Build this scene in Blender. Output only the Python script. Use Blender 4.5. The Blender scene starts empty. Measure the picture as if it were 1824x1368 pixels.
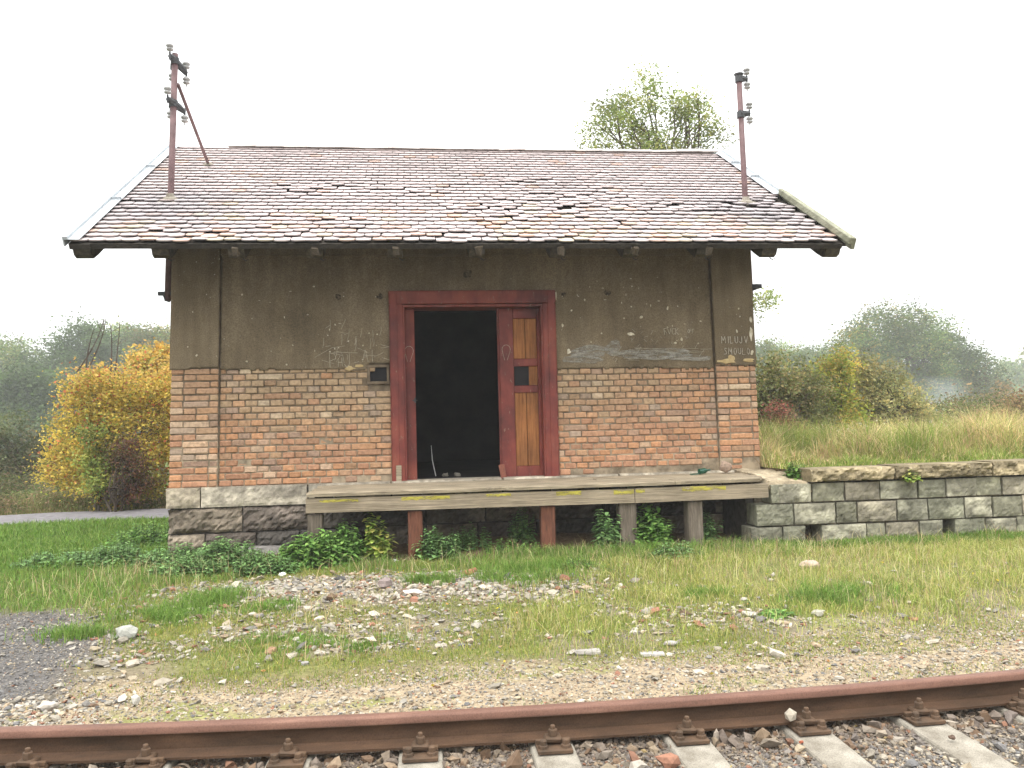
import bpy, bmesh, math, random
import numpy as np
from mathutils import Vector, Matrix
R = math.radians
rng = np.random.default_rng(7)
random.seed(7)
scene = bpy.context.scene
COL = scene.collection

# ------------------------------------------------------------------ camera
CAM_H = 1.55
F_PX, W_PX = 1476.0, 1824.0
yaw, roll, pitch = R(6.7), R(1.43), math.atan(68 / 1476)
fw = Vector((math.sin(yaw)*math.cos(pitch), math.cos(yaw)*math.cos(pitch), math.sin(pitch)))
rt = Vector((math.cos(yaw), -math.sin(yaw), 0))
up = rt.cross(fw)
rt2 = rt*math.cos(roll) - up*math.sin(roll)
up2 = rt*math.sin(roll) + up*math.cos(roll)
cam_d = bpy.data.cameras.new("camera")
cam_d.sensor_fit = 'HORIZONTAL'; cam_d.sensor_width = 36.0
cam_d.lens = 36.0*F_PX/W_PX
cam_d.clip_start = 0.05; cam_d.clip_end = 1000
cam = bpy.data.objects.new("camera", cam_d); COL.objects.link(cam)
m = Matrix((rt2, up2, -fw)).transposed().to_4x4()
m.translation = Vector((0, 0, CAM_H)); cam.matrix_world = m
scene.camera = cam

# ------------------------------------------------------------------ light
SUN_EL, SUN_ROT = R(62), R(200)
w = bpy.data.worlds.new("World"); scene.world = w; w.use_nodes = True
nt = w.node_tree; nt.nodes.clear()
sky = nt.nodes.new('ShaderNodeTexSky'); sky.sky_type = 'NISHITA'; sky.sun_disc = False
sky.sun_elevation = SUN_EL; sky.sun_rotation = SUN_ROT; sky.air_density = 1.0; sky.dust_density = 6.0
hs = nt.nodes.new('ShaderNodeHueSaturation'); hs.inputs['Saturation'].default_value = 0.12
mx = nt.nodes.new('ShaderNodeMixRGB'); mx.inputs[0].default_value = 0.7
mx.inputs[2].default_value = (9.2, 9.3, 9.35, 1)
bg = nt.nodes.new('ShaderNodeBackground'); bg.inputs[1].default_value = 0.15
wo = nt.nodes.new('ShaderNodeOutputWorld')
nt.links.new(sky.outputs[0], hs.inputs['Color']); nt.links.new(hs.outputs[0], mx.inputs[1])
# overcast luminance: brighter overhead than at the horizon
tcw = nt.nodes.new('ShaderNodeTexCoord'); sx_w = nt.nodes.new('ShaderNodeSeparateXYZ'); nt.links.new(tcw.outputs['Generated'], sx_w.inputs[0])
mr = nt.nodes.new('ShaderNodeMapRange'); mr.inputs['From Min'].default_value = 0; mr.inputs['From Max'].default_value = 1
mr.inputs['To Min'].default_value = .62; mr.inputs['To Max'].default_value = 1.65; nt.links.new(sx_w.outputs[2], mr.inputs[0])
mu = nt.nodes.new('ShaderNodeMixRGB'); mu.blend_type = 'MULTIPLY'; mu.inputs[0].default_value = 1
nt.links.new(mx.outputs[0], mu.inputs[1]); nt.links.new(mr.outputs[0], mu.inputs[2]); nt.links.new(mu.outputs[0], bg.inputs[0]); nt.links.new(bg.outputs[0], wo.inputs[0])
sd = bpy.data.lights.new("sun", 'SUN'); sd.energy = 0.6; sd.angle = R(25); sd.color = (1, .96, .9)
so = bpy.data.objects.new("sun", sd); COL.objects.link(so)
# direction towards the sun: behind the camera, slightly left
az = R(200)
sv = Vector((math.sin(az)*math.cos(SUN_EL), math.cos(az)*math.cos(SUN_EL), math.sin(SUN_EL)))
so.rotation_euler = (-sv).to_track_quat('-Z', 'Y').to_euler()
scene.view_settings.view_transform = 'Standard'; scene.view_settings.look = 'None'
scene.view_settings.exposure = 0.95; scene.view_settings.gamma = 1
scene.render.engine = 'CYCLES'
scene.cycles.max_bounces = 6; scene.cycles.transparent_max_bounces = 8
scene.cycles.volume_bounces = 1
scene.cycles.use_denoising = True; scene.cycles.denoising_prefilter = 'ACCURATE'

# ------------------------------------------------------------------ noise
def _h(ix, iy, s):
    n = np.sin(ix*127.1 + iy*311.7 + s*74.7)*43758.5453
    return n - np.floor(n)
def vn(x, y, s=0):
    x = np.asarray(x, float); y = np.asarray(y, float)
    ix = np.floor(x); iy = np.floor(y); fx = x-ix; fy = y-iy
    fx = fx*fx*(3-2*fx); fy = fy*fy*(3-2*fy)
    a = _h(ix, iy, s); b = _h(ix+1, iy, s); c = _h(ix, iy+1, s); d = _h(ix+1, iy+1, s)
    return (a*(1-fx)+b*fx)*(1-fy) + (c*(1-fx)+d*fx)*fy
def fbm(x, y, s=0, o=4):
    t = 0; a = .5
    for i in range(o):
        t = t + a*vn(np.asarray(x)*2**i, np.asarray(y)*2**i, s+i*13); a *= .5
    return t/(1-.5**o)
def ss(a, b, x):
    t = np.clip((np.asarray(x, float)-a)/(b-a), 0, 1); return t*t*(3-2*t)

# ------------------------------------------------------------------ materials
class M:
    def __init__(s, name, rough=.8, spec=.3):
        s.m = bpy.data.materials.new(name); s.m.use_nodes = True
        s.t = s.m.node_tree; s.t.nodes.clear()
        s.b = s.n('ShaderNodeBsdfPrincipled'); s.o = s.n('ShaderNodeOutputMaterial')
        s.l(s.b.outputs[0], s.o.inputs[0])
        s.b.inputs['Roughness'].default_value = rough
        s.b.inputs['Specular IOR Level'].default_value = spec
        s.tc = s.n('ShaderNodeTexCoord')
    def n(s, k, **kw):
        x = s.t.nodes.new(k)
        for a, b in kw.items(): setattr(x, a, b)
        return x
    def l(s, a, b): s.t.links.new(a, b)
    def map(s, scale=(1, 1, 1)):
        mp = s.n('ShaderNodeMapping'); mp.inputs['Scale'].default_value = scale
        s.l(s.tc.outputs['Object'], mp.inputs[0]); return mp.outputs[0]
    def noise(s, sc=5, det=5, vec=None, rough=.6):
        x = s.n('ShaderNodeTexNoise'); x.inputs['Scale'].default_value = sc
        x.inputs['Detail'].default_value = det; x.inputs['Roughness'].default_value = rough
        s.l(vec if vec else s.tc.outputs['Object'], x.inputs[0]); return x.outputs[0]
    def ramp(s, fac, stops):
        x = s.n('ShaderNodeValToRGB'); e = x.color_ramp.elements
        while len(e) < len(stops): e.new(.5)
        for i, (p, c) in enumerate(stops):
            e[i].position = p; e[i].color = (*c, 1) if len(c) == 3 else c
        s.l(fac, x.inputs[0]); return x.outputs[0]
    def mix(s, f, a, b, mode='MIX'):
        x = s.n('ShaderNodeMixRGB', blend_type=mode)
        for i, v in enumerate((f, a, b)):
            if isinstance(v, (int, float)): x.inputs[i].default_value = v
            elif isinstance(v, tuple): x.inputs[i].default_value = (*v, 1)
            else: s.l(v, x.inputs[i])
        return x.outputs[0]
    def attr(s, name='Col'):
        x = s.n('ShaderNodeAttribute'); x.attribute_name = name; return x.outputs[0]
    def col(s, c): s.l(c, s.b.inputs['Base Color']); return s
    def bump(s, h, st=.3, dist=.01):
        x = s.n('ShaderNodeBump'); x.inputs['Strength'].default_value = st
        x.inputs['Distance'].default_value = dist
        s.l(h, x.inputs['Height']); s.l(x.outputs[0], s.b.inputs['Normal']); return s
def g(v): return (v, v, v)
MT = {}
def simple(key, stops, sc=6, rough=.8, spec=.3, bump=.3, bs=60, map_=(1, 1, 1), bd=.004):
    a = M(key, rough, spec); v = a.map(map_)
    big = a.noise(sc, 7, v)
    a.col(a.ramp(big, stops)); a.bump(a.noise(bs, 4, v), bump, bd); MT[key] = a.m; return a
def attrmat(key, sc=30, amt=.5, rough=.85, spec=.2, bump=.3, bs=80, transl=0, bd=.004):
    a = M(key, rough, spec)
    f = a.noise(sc, 5)
    c = a.mix(amt, a.attr(), a.ramp(f, [(.25, g(.35)), (.5, g(.95)), (.75, g(1.5))]), 'MULTIPLY')
    a.col(c)
    if bump: a.bump(a.noise(bs, 3), bump, bd)
    if transl:
        t = a.n('ShaderNodeBsdfTranslucent'); a.l(c, t.inputs[0])
        x = a.n('ShaderNodeMixShader'); x.inputs[0].default_value = transl
        a.l(a.b.outputs[0], x.inputs[1]); a.l(t.outputs[0], x.inputs[2]); a.l(x.outputs[0], a.o.inputs[0])
    MT[key] = a.m; return a
attrmat('brick', 28, .6, .92, .15, .6, 70)
attrmat('tile', 22, .3, .42, .6, .4, 60)
attrmat('stones', 45, .5, .85, .25, .4, 90)
attrmat('leaf', 3, .25, .6, .3, 0, transl=.42)
attrmat('blade', 3, .2, .65, .25, 0, transl=.3)
attrmat('block', 14, .75, .92, .15, .8, 40, bd=.01)
attrmat('ground', 34, .8, .95, .1, .8, 60, bd=.012)
# plaster: grey brown render with blotches, streaks and pale specks
a = M('plaster', .93, .12)
b1 = a.ramp(a.noise(1.3, 8), [(.3, (.115, .089, .055)), (.5, (.165, .128, .080)), (.7, (.21, .166, .108))])
b2 = a.ramp(a.noise(90, 3), [(.35, g(.62)), (.65, g(1.3))])
c = a.mix(.9, b1, b2, 'MULTIPLY')
st = a.ramp(a.noise(9, 6, a.map((1, 1, .12))), [(.42, g(.72)), (.58, g(1.1))])
c = a.mix(.5, c, st, 'MULTIPLY')
sp = a.ramp(a.noise(38, 1), [(.77, g(0)), (.80, g(1))])
c = a.mix(sp, c, (.42, .38, .3))
a.col(c); a.bump(a.noise(120, 5), .5, .004); MT['plaster'] = a.m
a = M('mortar', .95, .1)
sp_ = a.n('ShaderNodeSeparateXYZ'); a.l(a.tc.outputs['Object'], sp_.inputs[0]); mr_ = a.n('ShaderNodeMapRange'); mr_.inputs[1].default_value = 1.9; mr_.inputs[2].default_value = 1.1; a.l(sp_.outputs[2], mr_.inputs[0])
n0 = a.noise(6, 6)
a.col(a.mix(mr_.outputs[0], a.ramp(n0, [(.35, (.085, .065, .045)), (.65, (.2, .155, .105))]), a.ramp(n0, [(.35, (.12, .095, .065)), (.62, (.36, .29, .2))])))
a.bump(a.noise(90, 4), .7, .005); MT['mortar'] = a.m
# side walls: same render above, brick texture below
a = M('sidewall', .93, .12)
sep = a.n('ShaderNodeSeparateXYZ'); a.l(a.tc.outputs['Object'], sep.inputs[0])
cmb = a.n('ShaderNodeCombineXYZ'); a.l(sep.outputs[1], cmb.inputs[0]); a.l(sep.outputs[2], cmb.inputs[1])
bt = a.n('ShaderNodeTexBrick'); a.l(cmb.outputs[0], bt.inputs[0]); bt.inputs['Scale'].default_value = 1
bt.inputs['Brick Width'].default_value = .29; bt.inputs['Row Height'].default_value = .0755; bt.inputs['Mortar Size'].default_value = .006
bt.inputs['Color1'].default_value = (.4, .16, .08, 1); bt.inputs['Color2'].default_value = (.3, .2, .13, 1); bt.inputs['Mortar'].default_value = (.25, .2, .14, 1)
gt = a.n('ShaderNodeMath', operation='GREATER_THAN'); a.l(sep.outputs[2], gt.inputs[0]); gt.inputs[1].default_value = 2.2
a.col(a.mix(gt.outputs[0], bt.outputs[0], a.ramp(a.noise(1.3, 8), [(.3, (.095, .083, .062)), (.7, (.165, .14, .098))])))
a.bump(a.noise(90, 5), .5, .004); MT['sidewall'] = a.m
# weathered wood, grain along x
def wood(key, c1, c2, c3, mp=(1.2, 14, 14), rough=.85):
    a = M(key, rough, .2); v = a.map(mp)
    n1 = a.noise(3, 8, v, .75)
    c = a.ramp(n1, [(.33, c1), (.5, c2), (.66, c3)])
    k = a.ramp(a.noise(2.2, 3), [(.35, g(.7)), (.65, g(1.15))])
    c = a.mix(.8, c, k, 'MULTIPLY'); a.col(c); a.bump(n1, .35, .003); MT[key] = a.m; return a
wood('deckwood', (.10, .08, .052), (.25, .205, .14), (.43, .365, .26), (.9, 30, 30))
wood('fasciawood', (.10, .08, .053), (.24, .195, .135), (.40, .33, .235), (.9, 8, 48))
wood('postwood', (.055, .045, .035), (.13, .105, .08), (.2, .17, .135), (14, 14, 1.2))
wood('redpost', (.05, .03, .02), (.13, .05, .03), (.2, .085, .05), (14, 14, 1.5))
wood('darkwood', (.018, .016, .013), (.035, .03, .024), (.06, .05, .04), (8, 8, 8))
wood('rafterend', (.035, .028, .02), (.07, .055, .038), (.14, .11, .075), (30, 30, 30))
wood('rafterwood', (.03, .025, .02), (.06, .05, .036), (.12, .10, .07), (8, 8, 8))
wood('verge', (.12, .12, .08), (.23, .23, .165), (.33, .33, .25), (14, 2, 14))
wood('panel', (.13, .05, .018), (.25, .10, .033), (.34, .155, .055), (16, 16, 1.0), .7)
# red paint, chipped
a = M('redpaint', .6, .35)
c = a.ramp(a.noise(2.5, 7), [(.3, (.08, .017, .013)), (.5, (.155, .029, .021)), (.72, (.22, .055, .032))])
ch = a.ramp(a.noise(26, 8, a.map((1, 1, .35)), .75), [(.60, g(0)), (.64, g(1))])
c = a.mix(ch, c, (.2, .13, .09)); k = a.ramp(a.noise(11, 6, a.map((1, 1, .25))), [(.35, g(.6)), (.55, g(1.05))])
c = a.mix(.7, c, k, 'MULTIPLY'); a.col(c); a.bump(a.noise(40, 5, a.map((3, 3, .4))), .35, .003); MT['redpaint'] = a.m
# rails
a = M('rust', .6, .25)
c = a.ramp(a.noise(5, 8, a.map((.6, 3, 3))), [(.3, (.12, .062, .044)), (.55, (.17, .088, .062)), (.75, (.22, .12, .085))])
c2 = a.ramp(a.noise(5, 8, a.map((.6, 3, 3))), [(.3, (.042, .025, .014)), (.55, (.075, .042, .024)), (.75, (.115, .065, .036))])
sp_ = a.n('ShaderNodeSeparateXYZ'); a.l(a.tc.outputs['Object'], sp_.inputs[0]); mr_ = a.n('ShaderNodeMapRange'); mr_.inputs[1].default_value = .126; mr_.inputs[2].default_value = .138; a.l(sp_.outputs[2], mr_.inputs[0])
c = a.mix(mr_.outputs[0], c2, c)  # below the head: greasy brown web, with shade painted into its colour
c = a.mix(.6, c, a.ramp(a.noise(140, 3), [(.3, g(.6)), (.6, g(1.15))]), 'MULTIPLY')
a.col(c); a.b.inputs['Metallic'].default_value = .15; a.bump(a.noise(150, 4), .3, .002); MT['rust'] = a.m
simple('fastening', [(.3, (.045, .03, .018)), (.6, (.1, .06, .035)), (.8, (.15, .09, .045))], 14, .75, .3, .5, 120)
simple('mastpaint', [(.3, (.08, .045, .045)), (.7, (.17, .10, .10))], 9, .6, .3, .2, 80)
simple('iron', [(.3, (.02, .022, .024)), (.7, (.06, .062, .065))], 12, .6, .35, .3, 90)
simple('porcelain', [(.3, (.22, .22, .21)), (.7, (.34, .34, .33))], 20, .3, .5, 0, 60)
a = simple('concrete', [(.3, (.23, .205, .165)), (.5, (.36, .33, .275)), (.72, (.47, .44, .38))], 5, .95, .1, .7, 110)
a.col(a.mix(.7, a.ramp(a.noise(5, 8), [(.3, (.15, .13, .10)), (.5, (.27, .245, .2)), (.72, (.37, .34, .285))]), a.ramp(a.noise(160, 2), [(.3, g(.55)), (.5, g(1.05)), (.7, g(1.2))]), 'MULTIPLY'))
a = simple('galv', [(.3, (.36, .39, .41)), (.7, (.48, .51, .53))], 4, .45, .5, .1, 30)
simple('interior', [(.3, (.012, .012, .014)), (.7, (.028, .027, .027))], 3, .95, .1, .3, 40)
simple('bark', [(.3, (.05, .04, .03)), (.7, (.13, .10, .075))], 14, .9, .1, .8, 60, (1, 1, .3))
simple('chalk', [(.35, (.26, .22, .16)), (.65, (.52, .48, .4))], 30, .95, .1, .2, 90)
simple('scratch', [(.4, (.34, .30, .22)), (.7, (.50, .46, .36))], 20, .95, .1, .2, 90)
simple('chip', [(.35, (.38, .33, .22)), (.65, (.62, .57, .46))], 25, .95, .1, .5, 60)
simple('yellowplaster', [(.35, (.35, .25, .12)), (.65, (.5, .40, .22))], 15, .95, .1, .5, 60)
simple('paper', [(.35, (.6, .6, .58)), (.65, (.8, .8, .78))], 25, .8, .2, .3, 30)
a = M('yellowpaint', .8, .2)
a.col(a.ramp(a.noise(12, 5, a.map((.5, 3, 3))), [(.3, (.26, .22, .05)), (.6, (.48, .42, .07))]))
a.b.inputs['Alpha'].default_value = 1
f = a.ramp(a.noise(16, 6, a.map((.5, 2, 2)), .75), [(.36, g(0)), (.52, g(.85))])
a.l(f, a.b.inputs['Alpha']); MT['yellowpaint'] = a.m
a = M('dust', .95, .1)     # pale dry smears rubbed on the render
a.col(a.ramp(a.noise(30, 5), [(.3, (.2, .185, .15)), (.7, (.38, .36, .31))]))
f = a.ramp(a.noise(9, 7, a.map((.6, 1, 4)), .75), [(.38, g(0)), (.6, g(.85))])
a.l(f, a.b.inputs['Alpha']); MT['dust'] = a.m
a = M('stain', .95, .1)
a.col(a.ramp(a.noise(30, 5), [(.3, (.03, .025, .02)), (.7, (.05, .042, .033))]))
a.l(a.ramp(a.noise(22, 6), [(.4, g(0)), (.6, g(.8))]), a.b.inputs['Alpha']); MT['stain'] = a.m
a = M('bottleglass', .1, .5); a.b.inputs['Base Color'].default_value = (.01, .12, .07, 1)
a.b.inputs['Transmission Weight'].default_value = .6; MT['bottleglass'] = a.m
simple('asphaltpath', [(.3, (.13, .12, .125)), (.6, (.2, .19, .195)), (.8, (.27, .25, .24))], 9, .95, .1, .6, 80)
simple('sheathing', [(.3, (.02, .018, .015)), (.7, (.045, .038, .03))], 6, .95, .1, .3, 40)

# ------------------------------------------------------------------ mesh builder
class MB:
    def __init__(s): s.V = []; s.F = []; s.C = []; s.n = 0
    def add(s, V, faces, col=None):
        """V (n,3); faces: list of (k,m) int arrays; col (3,) or (n,3)"""
        V = np.asarray(V, float).reshape(-1, 3)
        for f in faces:
            f = np.asarray(f, int)
            if f.ndim == 1: f = f[None]
            s.F.append(f + s.n)
        c = np.ones((len(V), 3)) if col is None else np.broadcast_to(np.asarray(col, float), (len(V), 3))
        s.V.append(V); s.C.append(c); s.n += len(V)
    def box(s, lo, hi, ch=0.0, jit=0.0, col=None, rot=None):
        lo = np.array(lo, float); hi = np.array(hi, float)
        if ch <= 0:
            V = np.array([[(lo, hi)[i][0], (lo, hi)[j][1], (lo, hi)[k][2]] for i in (0, 1) for j in (0, 1) for k in (0, 1)])
            Fs = [np.array([[0, 1, 3, 2], [4, 6, 7, 5], [0, 4, 5, 1], [2, 3, 7, 6], [0, 2, 6, 4], [1, 5, 7, 3]])]
        else:
            V, Fs = _cbox(lo, hi, ch)
        if jit: V = V + rng.normal(0, jit, V.shape)
        if rot is not None:
            c = (lo+hi)/2; V = (V-c) @ np.asarray(rot).T + c
        s.add(V, Fs, col)
    def tube(s, pts, r, n=8, col=None, cap=True):
        pts = np.asarray(pts, float); r = np.broadcast_to(np.asarray(r, float), (len(pts),))
        t = np.gradient(pts, axis=0) if len(pts) > 1 else np.array([[0, 0, 1.]])
        t /= np.linalg.norm(t, axis=1)[:, None]+1e-9
        ref = np.array([0, 0, 1.]) if abs(t[0][2]) < .9 else np.array([1., 0, 0])
        a1 = np.cross(t, ref); a1 /= np.linalg.norm(a1, axis=1)[:, None]+1e-9
        a2 = np.cross(t, a1)
        th = np.arange(n)*2*np.pi/n
        V = (pts[:, None] + r[:, None, None]*(a1[:, None]*np.cos(th)[None, :, None] + a2[:, None]*np.sin(th)[None, :, None])).reshape(-1, 3)
        k = len(pts); i = np.arange(k-1)[:, None]*n; j = np.arange(n)[None]; j2 = (j+1) % n
        F = np.stack([i+j, i+j2, i+n+j2, i+n+j], -1).reshape(-1, 4)
        fs = [F]
        if cap: fs += [np.arange(n)[::-1][None], (np.arange(n)+(k-1)*n)[None]]
        s.add(V, fs, col)
    def lathe(s, prof, c, axis=(0, 0, 1), n=14, col=None):
        ax = Vector(axis).normalized(); q = Vector((0, 0, 1)).rotation_difference(ax).to_matrix()
        th = np.arange(n)*2*np.pi/n
        V = np.array([[r*np.cos(a_), r*np.sin(a_), z] for r, z in prof for a_ in th]) @ np.array(q).T + np.array(c)
        k = len(prof); i = np.arange(k-1)[:, None]*n; j = np.arange(n)[None]; j2 = (j+1) % n
        F = np.stack([i+j, i+j2, i+n+j2, i+n+j], -1).reshape(-1, 4)
        s.add(V, [F, np.arange(n)[::-1][None], (np.arange(n)+(k-1)*n)[None]], col)
    def build(s, name, mat=None, parent=None, smooth=False, attr=True):
        V = np.concatenate(s.V); C_ = np.concatenate(s.C)
        me = bpy.data.meshes.new(name)
        me.vertices.add(len(V)); me.vertices.foreach_set('co', V.ravel().astype('f4'))
        loops = np.concatenate([f.ravel() for f in s.F]); sizes = np.concatenate([np.full(len(f), f.shape[1]) for f in s.F])
        me.loops.add(len(loops)); me.loops.foreach_set('vertex_index', loops.astype('i4'))
        st = np.concatenate([[0], np.cumsum(sizes)[:-1]])
        me.polygons.add(len(sizes)); me.polygons.foreach_set('loop_start', st.astype('i4'))
        me.polygons.foreach_set('loop_total', sizes.astype('i4'))
        me.polygons.foreach_set('use_smooth', np.full(len(sizes), bool(smooth)))
        me.update(calc_edges=True); me.validate()
        if attr:
            ca = me.color_attributes.new('Col', 'FLOAT_COLOR', 'POINT')
            ca.data.foreach_set('color', np.concatenate([C_, np.ones((len(C_), 1))], 1).ravel().astype('f4'))
        o = bpy.data.objects.new(name, me); COL.objects.link(o)
        if mat: me.materials.append(MT[mat] if isinstance(mat, str) else mat)
        if parent is not None:
            o.parent = parent
            # parts are written in world coordinates: undo the thing's own transform
            p = parent; off = Vector((0, 0, 0)); 
            o.matrix_parent_inverse = parent_world(parent).inverted()
        return o
def parent_world(o):
    mw = Matrix.LocRotScale(o.location, o.rotation_euler, o.scale)
    if o.parent: return parent_world(o.parent) @ o.matrix_parent_inverse @ mw
    return mw
def _cbox(lo, hi, c):
    c = min(c, .45*min(hi-lo)); V = []; idx = {}
    for i in (0, 1):
        for j in (0, 1):
            for k in (0, 1):
                p = np.array([(lo, hi)[i][0], (lo, hi)[j][1], (lo, hi)[k][2]]); d = np.array([1-2*i, 1-2*j, 1-2*k])*c
                for a_ in range(3):
                    q = p + d; q[a_] = p[a_]; idx[(i, j, k, a_)] = len(V); V.append(q)
    F4 = []; F3 = []
    for a_ in range(3):
        b_, c_ = (a_+1) % 3, (a_+2) % 3
        for sd_ in (0, 1):
            f = []
            for u, v in ((0, 0), (1, 0), (1, 1), (0, 1)):
                t = [0, 0, 0]; t[a_] = sd_; t[b_] = u; t[c_] = v; f.append(idx[(*t, a_)])
            F4.append(f if sd_ else f[::-1])
    for a_ in range(3):
        b_, c_ = (a_+1) % 3, (a_+2) % 3
        for u in (0, 1):
            for v in (0, 1):
                t0 = [0]*3; t1 = [0]*3; t0[b_] = t1[b_] = u; t0[c_] = t1[c_] = v; t1[a_] = 1
                f = [idx[(*t0, b_)], idx[(*t0, c_)], idx[(*t1, c_)], idx[(*t1, b_)]]
                F4.append(f if (u == v) else f[::-1])
    for i in (0, 1):
        for j in (0, 1):
            for k in (0, 1):
                f = [idx[(i, j, k, 0)], idx[(i, j, k, 1)], idx[(i, j, k, 2)]]
                F3.append(f if (i+j+k) % 2 else f[::-1])
    return np.array(V), [np.array(F4), np.array(F3)]
def rotm(ax, ang): return np.array(Matrix.Rotation(ang, 3, ax))
def tag(o, label=None, cat=None, group=None, kind=None):
    if label: o['label'] = label
    if cat: o['category'] = cat
    if group: o['group'] = group
    if kind: o['kind'] = kind
    return o
def thing(name, label, cat, loc, group=None):
    o = bpy.data.objects.new(name, None); COL.objects.link(o); o.location = loc; o.empty_display_size = .1
    return tag(o, label, cat, group)
def faced_block(mb, x0, x1, z0, z1, yf, depth, bulge, amp, col, seed, res=.03, topcol=None):
    nx = max(4, int((x1-x0)/res)); nz = max(4, int((z1-z0)/res))
    s_ = np.linspace(-1, 1, nx+1); t_ = np.linspace(-1, 1, nz+1)
    S, T = np.meshgrid(s_, t_, indexing='ij')
    pr = (1-np.abs(S)**(2+.12*nx))*(1-np.abs(T)**5)
    X = (x0+x1)/2 + S*(x1-x0)/2*(1-.012); Z = (z0+z1)/2 + T*(z1-z0)/2*(1-.02)
    nse = fbm(X*9+seed*3.1, Z*9, seed)-.5 + .55*(np.abs(fbm(X*16, Z*22, seed+5)-.5)*2-.4)
    Y = yf + bulge*.5 - bulge*pr + amp*nse
    V = np.stack([X, Y, Z], -1).reshape(-1, 3)
    id_ = lambda i, j: i*(nz+1)+j
    i, j = np.meshgrid(np.arange(nx), np.arange(nz), indexing='ij')
    F = np.stack([id_(i, j), id_(i+1, j), id_(i+1, j+1), id_(i, j+1)], -1).reshape(-1, 4)
    ring = [id_(i, 0) for i in range(nx)] + [id_(nx, j) for j in range(nz)] + [id_(i, nz) for i in range(nx, 0, -1)] + [id_(0, j) for j in range(nz, 0, -1)]
    Vb = V[ring].copy(); Vb[:, 1] = yf + depth
    n0 = len(V); k = len(ring); r = np.array(ring); a_ = np.arange(k)
    F2 = np.stack([r, n0+a_, n0+(a_+1) % k, r[(a_+1) % k]], -1)
    sh = (.55+.6*fbm(X*5+seed, Z*5, seed+3)+.7*ss(.52, .68, fbm(X*4+seed, Z*7, seed+9))).reshape(-1, 1)
    c = np.asarray(col)[None]*sh; c = np.concatenate([c, np.broadcast_to(np.asarray(col)*.9, (k, 3))])
    mb.add(np.concatenate([V, Vb]), [F, F2], c)

# ------------------------------------------------------------------ terrain
def rail_y(x):
    u = np.asarray(x, float) - 1.2; a_ = np.where(u < 0, .0185, .0185); c_ = np.clip(u, -3.4, 3.0)
    return 4.05 + a_*c_**2 + 2*a_*c_*(u-c_)
PLAT_X, PLAT_Y = 4.25, 8.98
def gz(x, y):
    x = np.asarray(x, float); y = np.asarray(y, float)
    d = y - rail_y(np.clip(x, -5, 8))
    z = -.03 + .075*ss(.05, .35, d) + .10*ss(.6, 3.8, d) - .02*ss(3.5, 5, d)*ss(2.5, 4, x)
    z = z - .06*ss(5, 8, d)*(1-ss(-4, -2.5, x))
    amp = .02 + .05*ss(1.2, 3.0, d)
    z = z + amp*(fbm(x*1.1, y*1.1, 3)-.5) + .018*(fbm(x*7, y*7, 9)-.5)*ss(0, .3, d)
    # loose rubble heap in front of the shed
    heap = np.exp(-(((x+.2)/1.5)**2 + ((y-7.15)/.75)**2)); z = z + .05*heap
    # soil raised under the loading deck
    z = z + .10*np.exp(-(((x-1.2)/1.6)**2 + ((y-9.55)/.45)**2))
    return z
def masks(x, y):
    x = np.asarray(x, float); y = np.asarray(y, float)
    d = y - rail_y(np.clip(x, -5, 8)); n = fbm(x*1.3, y*1.3, 21)-.5; n2 = fbm(x*3.7, y*3.7, 31)-.5
    e = {}
    e['ballast'] = 1-ss(.0, .12, d)
    dark = ss(-1.75, -2.25, x + .9*n + (-.3*(5.2-y)))*ss(3.15, 2.55, d+.7*n)*ss(.45, .8, d+.2*n2)
    e['dark'] = dark
    e['fine'] = ss(1.45, 1.0, d + .9*n - .25*ss(.5, 3, x))*(1-dark)
    rub = np.exp(-(((x+.35)/1.95)**4 + ((y-7.25)/.72)**4)) * ss(-.25, .05, n2+.12)
    rub2 = ss(.35, .6, fbm(x*1.7, y*2.4, 77))*ss(2.6, 2.0, d)*ss(.9, 1.4, d)*.6
    e['rubble'] = np.clip(rub + rub2*ss(-2.6, -1.8, x), 0, 1)
    under = ss(8.5, 8.85, y+.3*n2)*ss(-1.2, -.9, x)*ss(3.9, 3.6, x)*ss(9.95, 9.8, y)
    e['under'] = under
    lawn = ss(1.1, 1.6, d + .6*n)*(1-e['rubble']*.95)*(1-dark)*(1-under)
    e['lush'] = lawn*np.clip(ss(3.9, 4.7, d+.3*n2)+ss(-2.0, -3.0, x+.7*n)*ss(2.3, 3.2, d), 0, 1)
    e['dry'] = lawn*(1-e['lush'])
    e['lawn'] = lawn
    return e
def axis_coords(segs):
    out = []
    for a_, b_, st_ in segs: out.append(np.arange(a_, b_, st_))
    return np.unique(np.round(np.concatenate(out+[np.array([segs[-1][1]])]), 4))
gx = axis_coords([(-260, -40, 12), (-40, -12, 2), (-12, -5, .25), (-5, 7, .04), (7, 12, .25), (12, 40, 2), (40, 260, 12)])
gy = axis_coords([(-12, 2, 1.0), (2, 3, .1), (3, 10, .035), (10, 17, .15), (17, 40, 2), (40, 260, 12)])
GX, GY = np.meshgrid(gx, gy, indexing='ij')
GZ = gz(GX, GY)
mk = masks(GX, GY)
def lerp(a_, b_, t): return a_*(1-t[..., None]) + np.asarray(b_)*t[..., None]
C0 = np.ones(GX.shape+(3,))*np.array([.16, .125, .075])
nn = fbm(GX*5, GY*5, 41); n3 = fbm(GX*14, GY*14, 43)
C0 = lerp(C0, (.15, .17, .05), mk['lawn']*(.65+.35*nn))
C0 = lerp(C0, (.085, .12, .03), mk['lush']*.8)
C0 = lerp(C0, (.30, .238, .158), mk['fine'])
C0 = lerp(C0, (.19, .20, .06), mk['fine']*ss(.55, .7, fbm(GX*2.1, GY*3.0, 51))*.8)
C0 = lerp(C0, (.18, .17, .06), mk['dry']*ss(.5, .65, fbm(GX*1.6, GY*2.0, 57))*.7)
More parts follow.
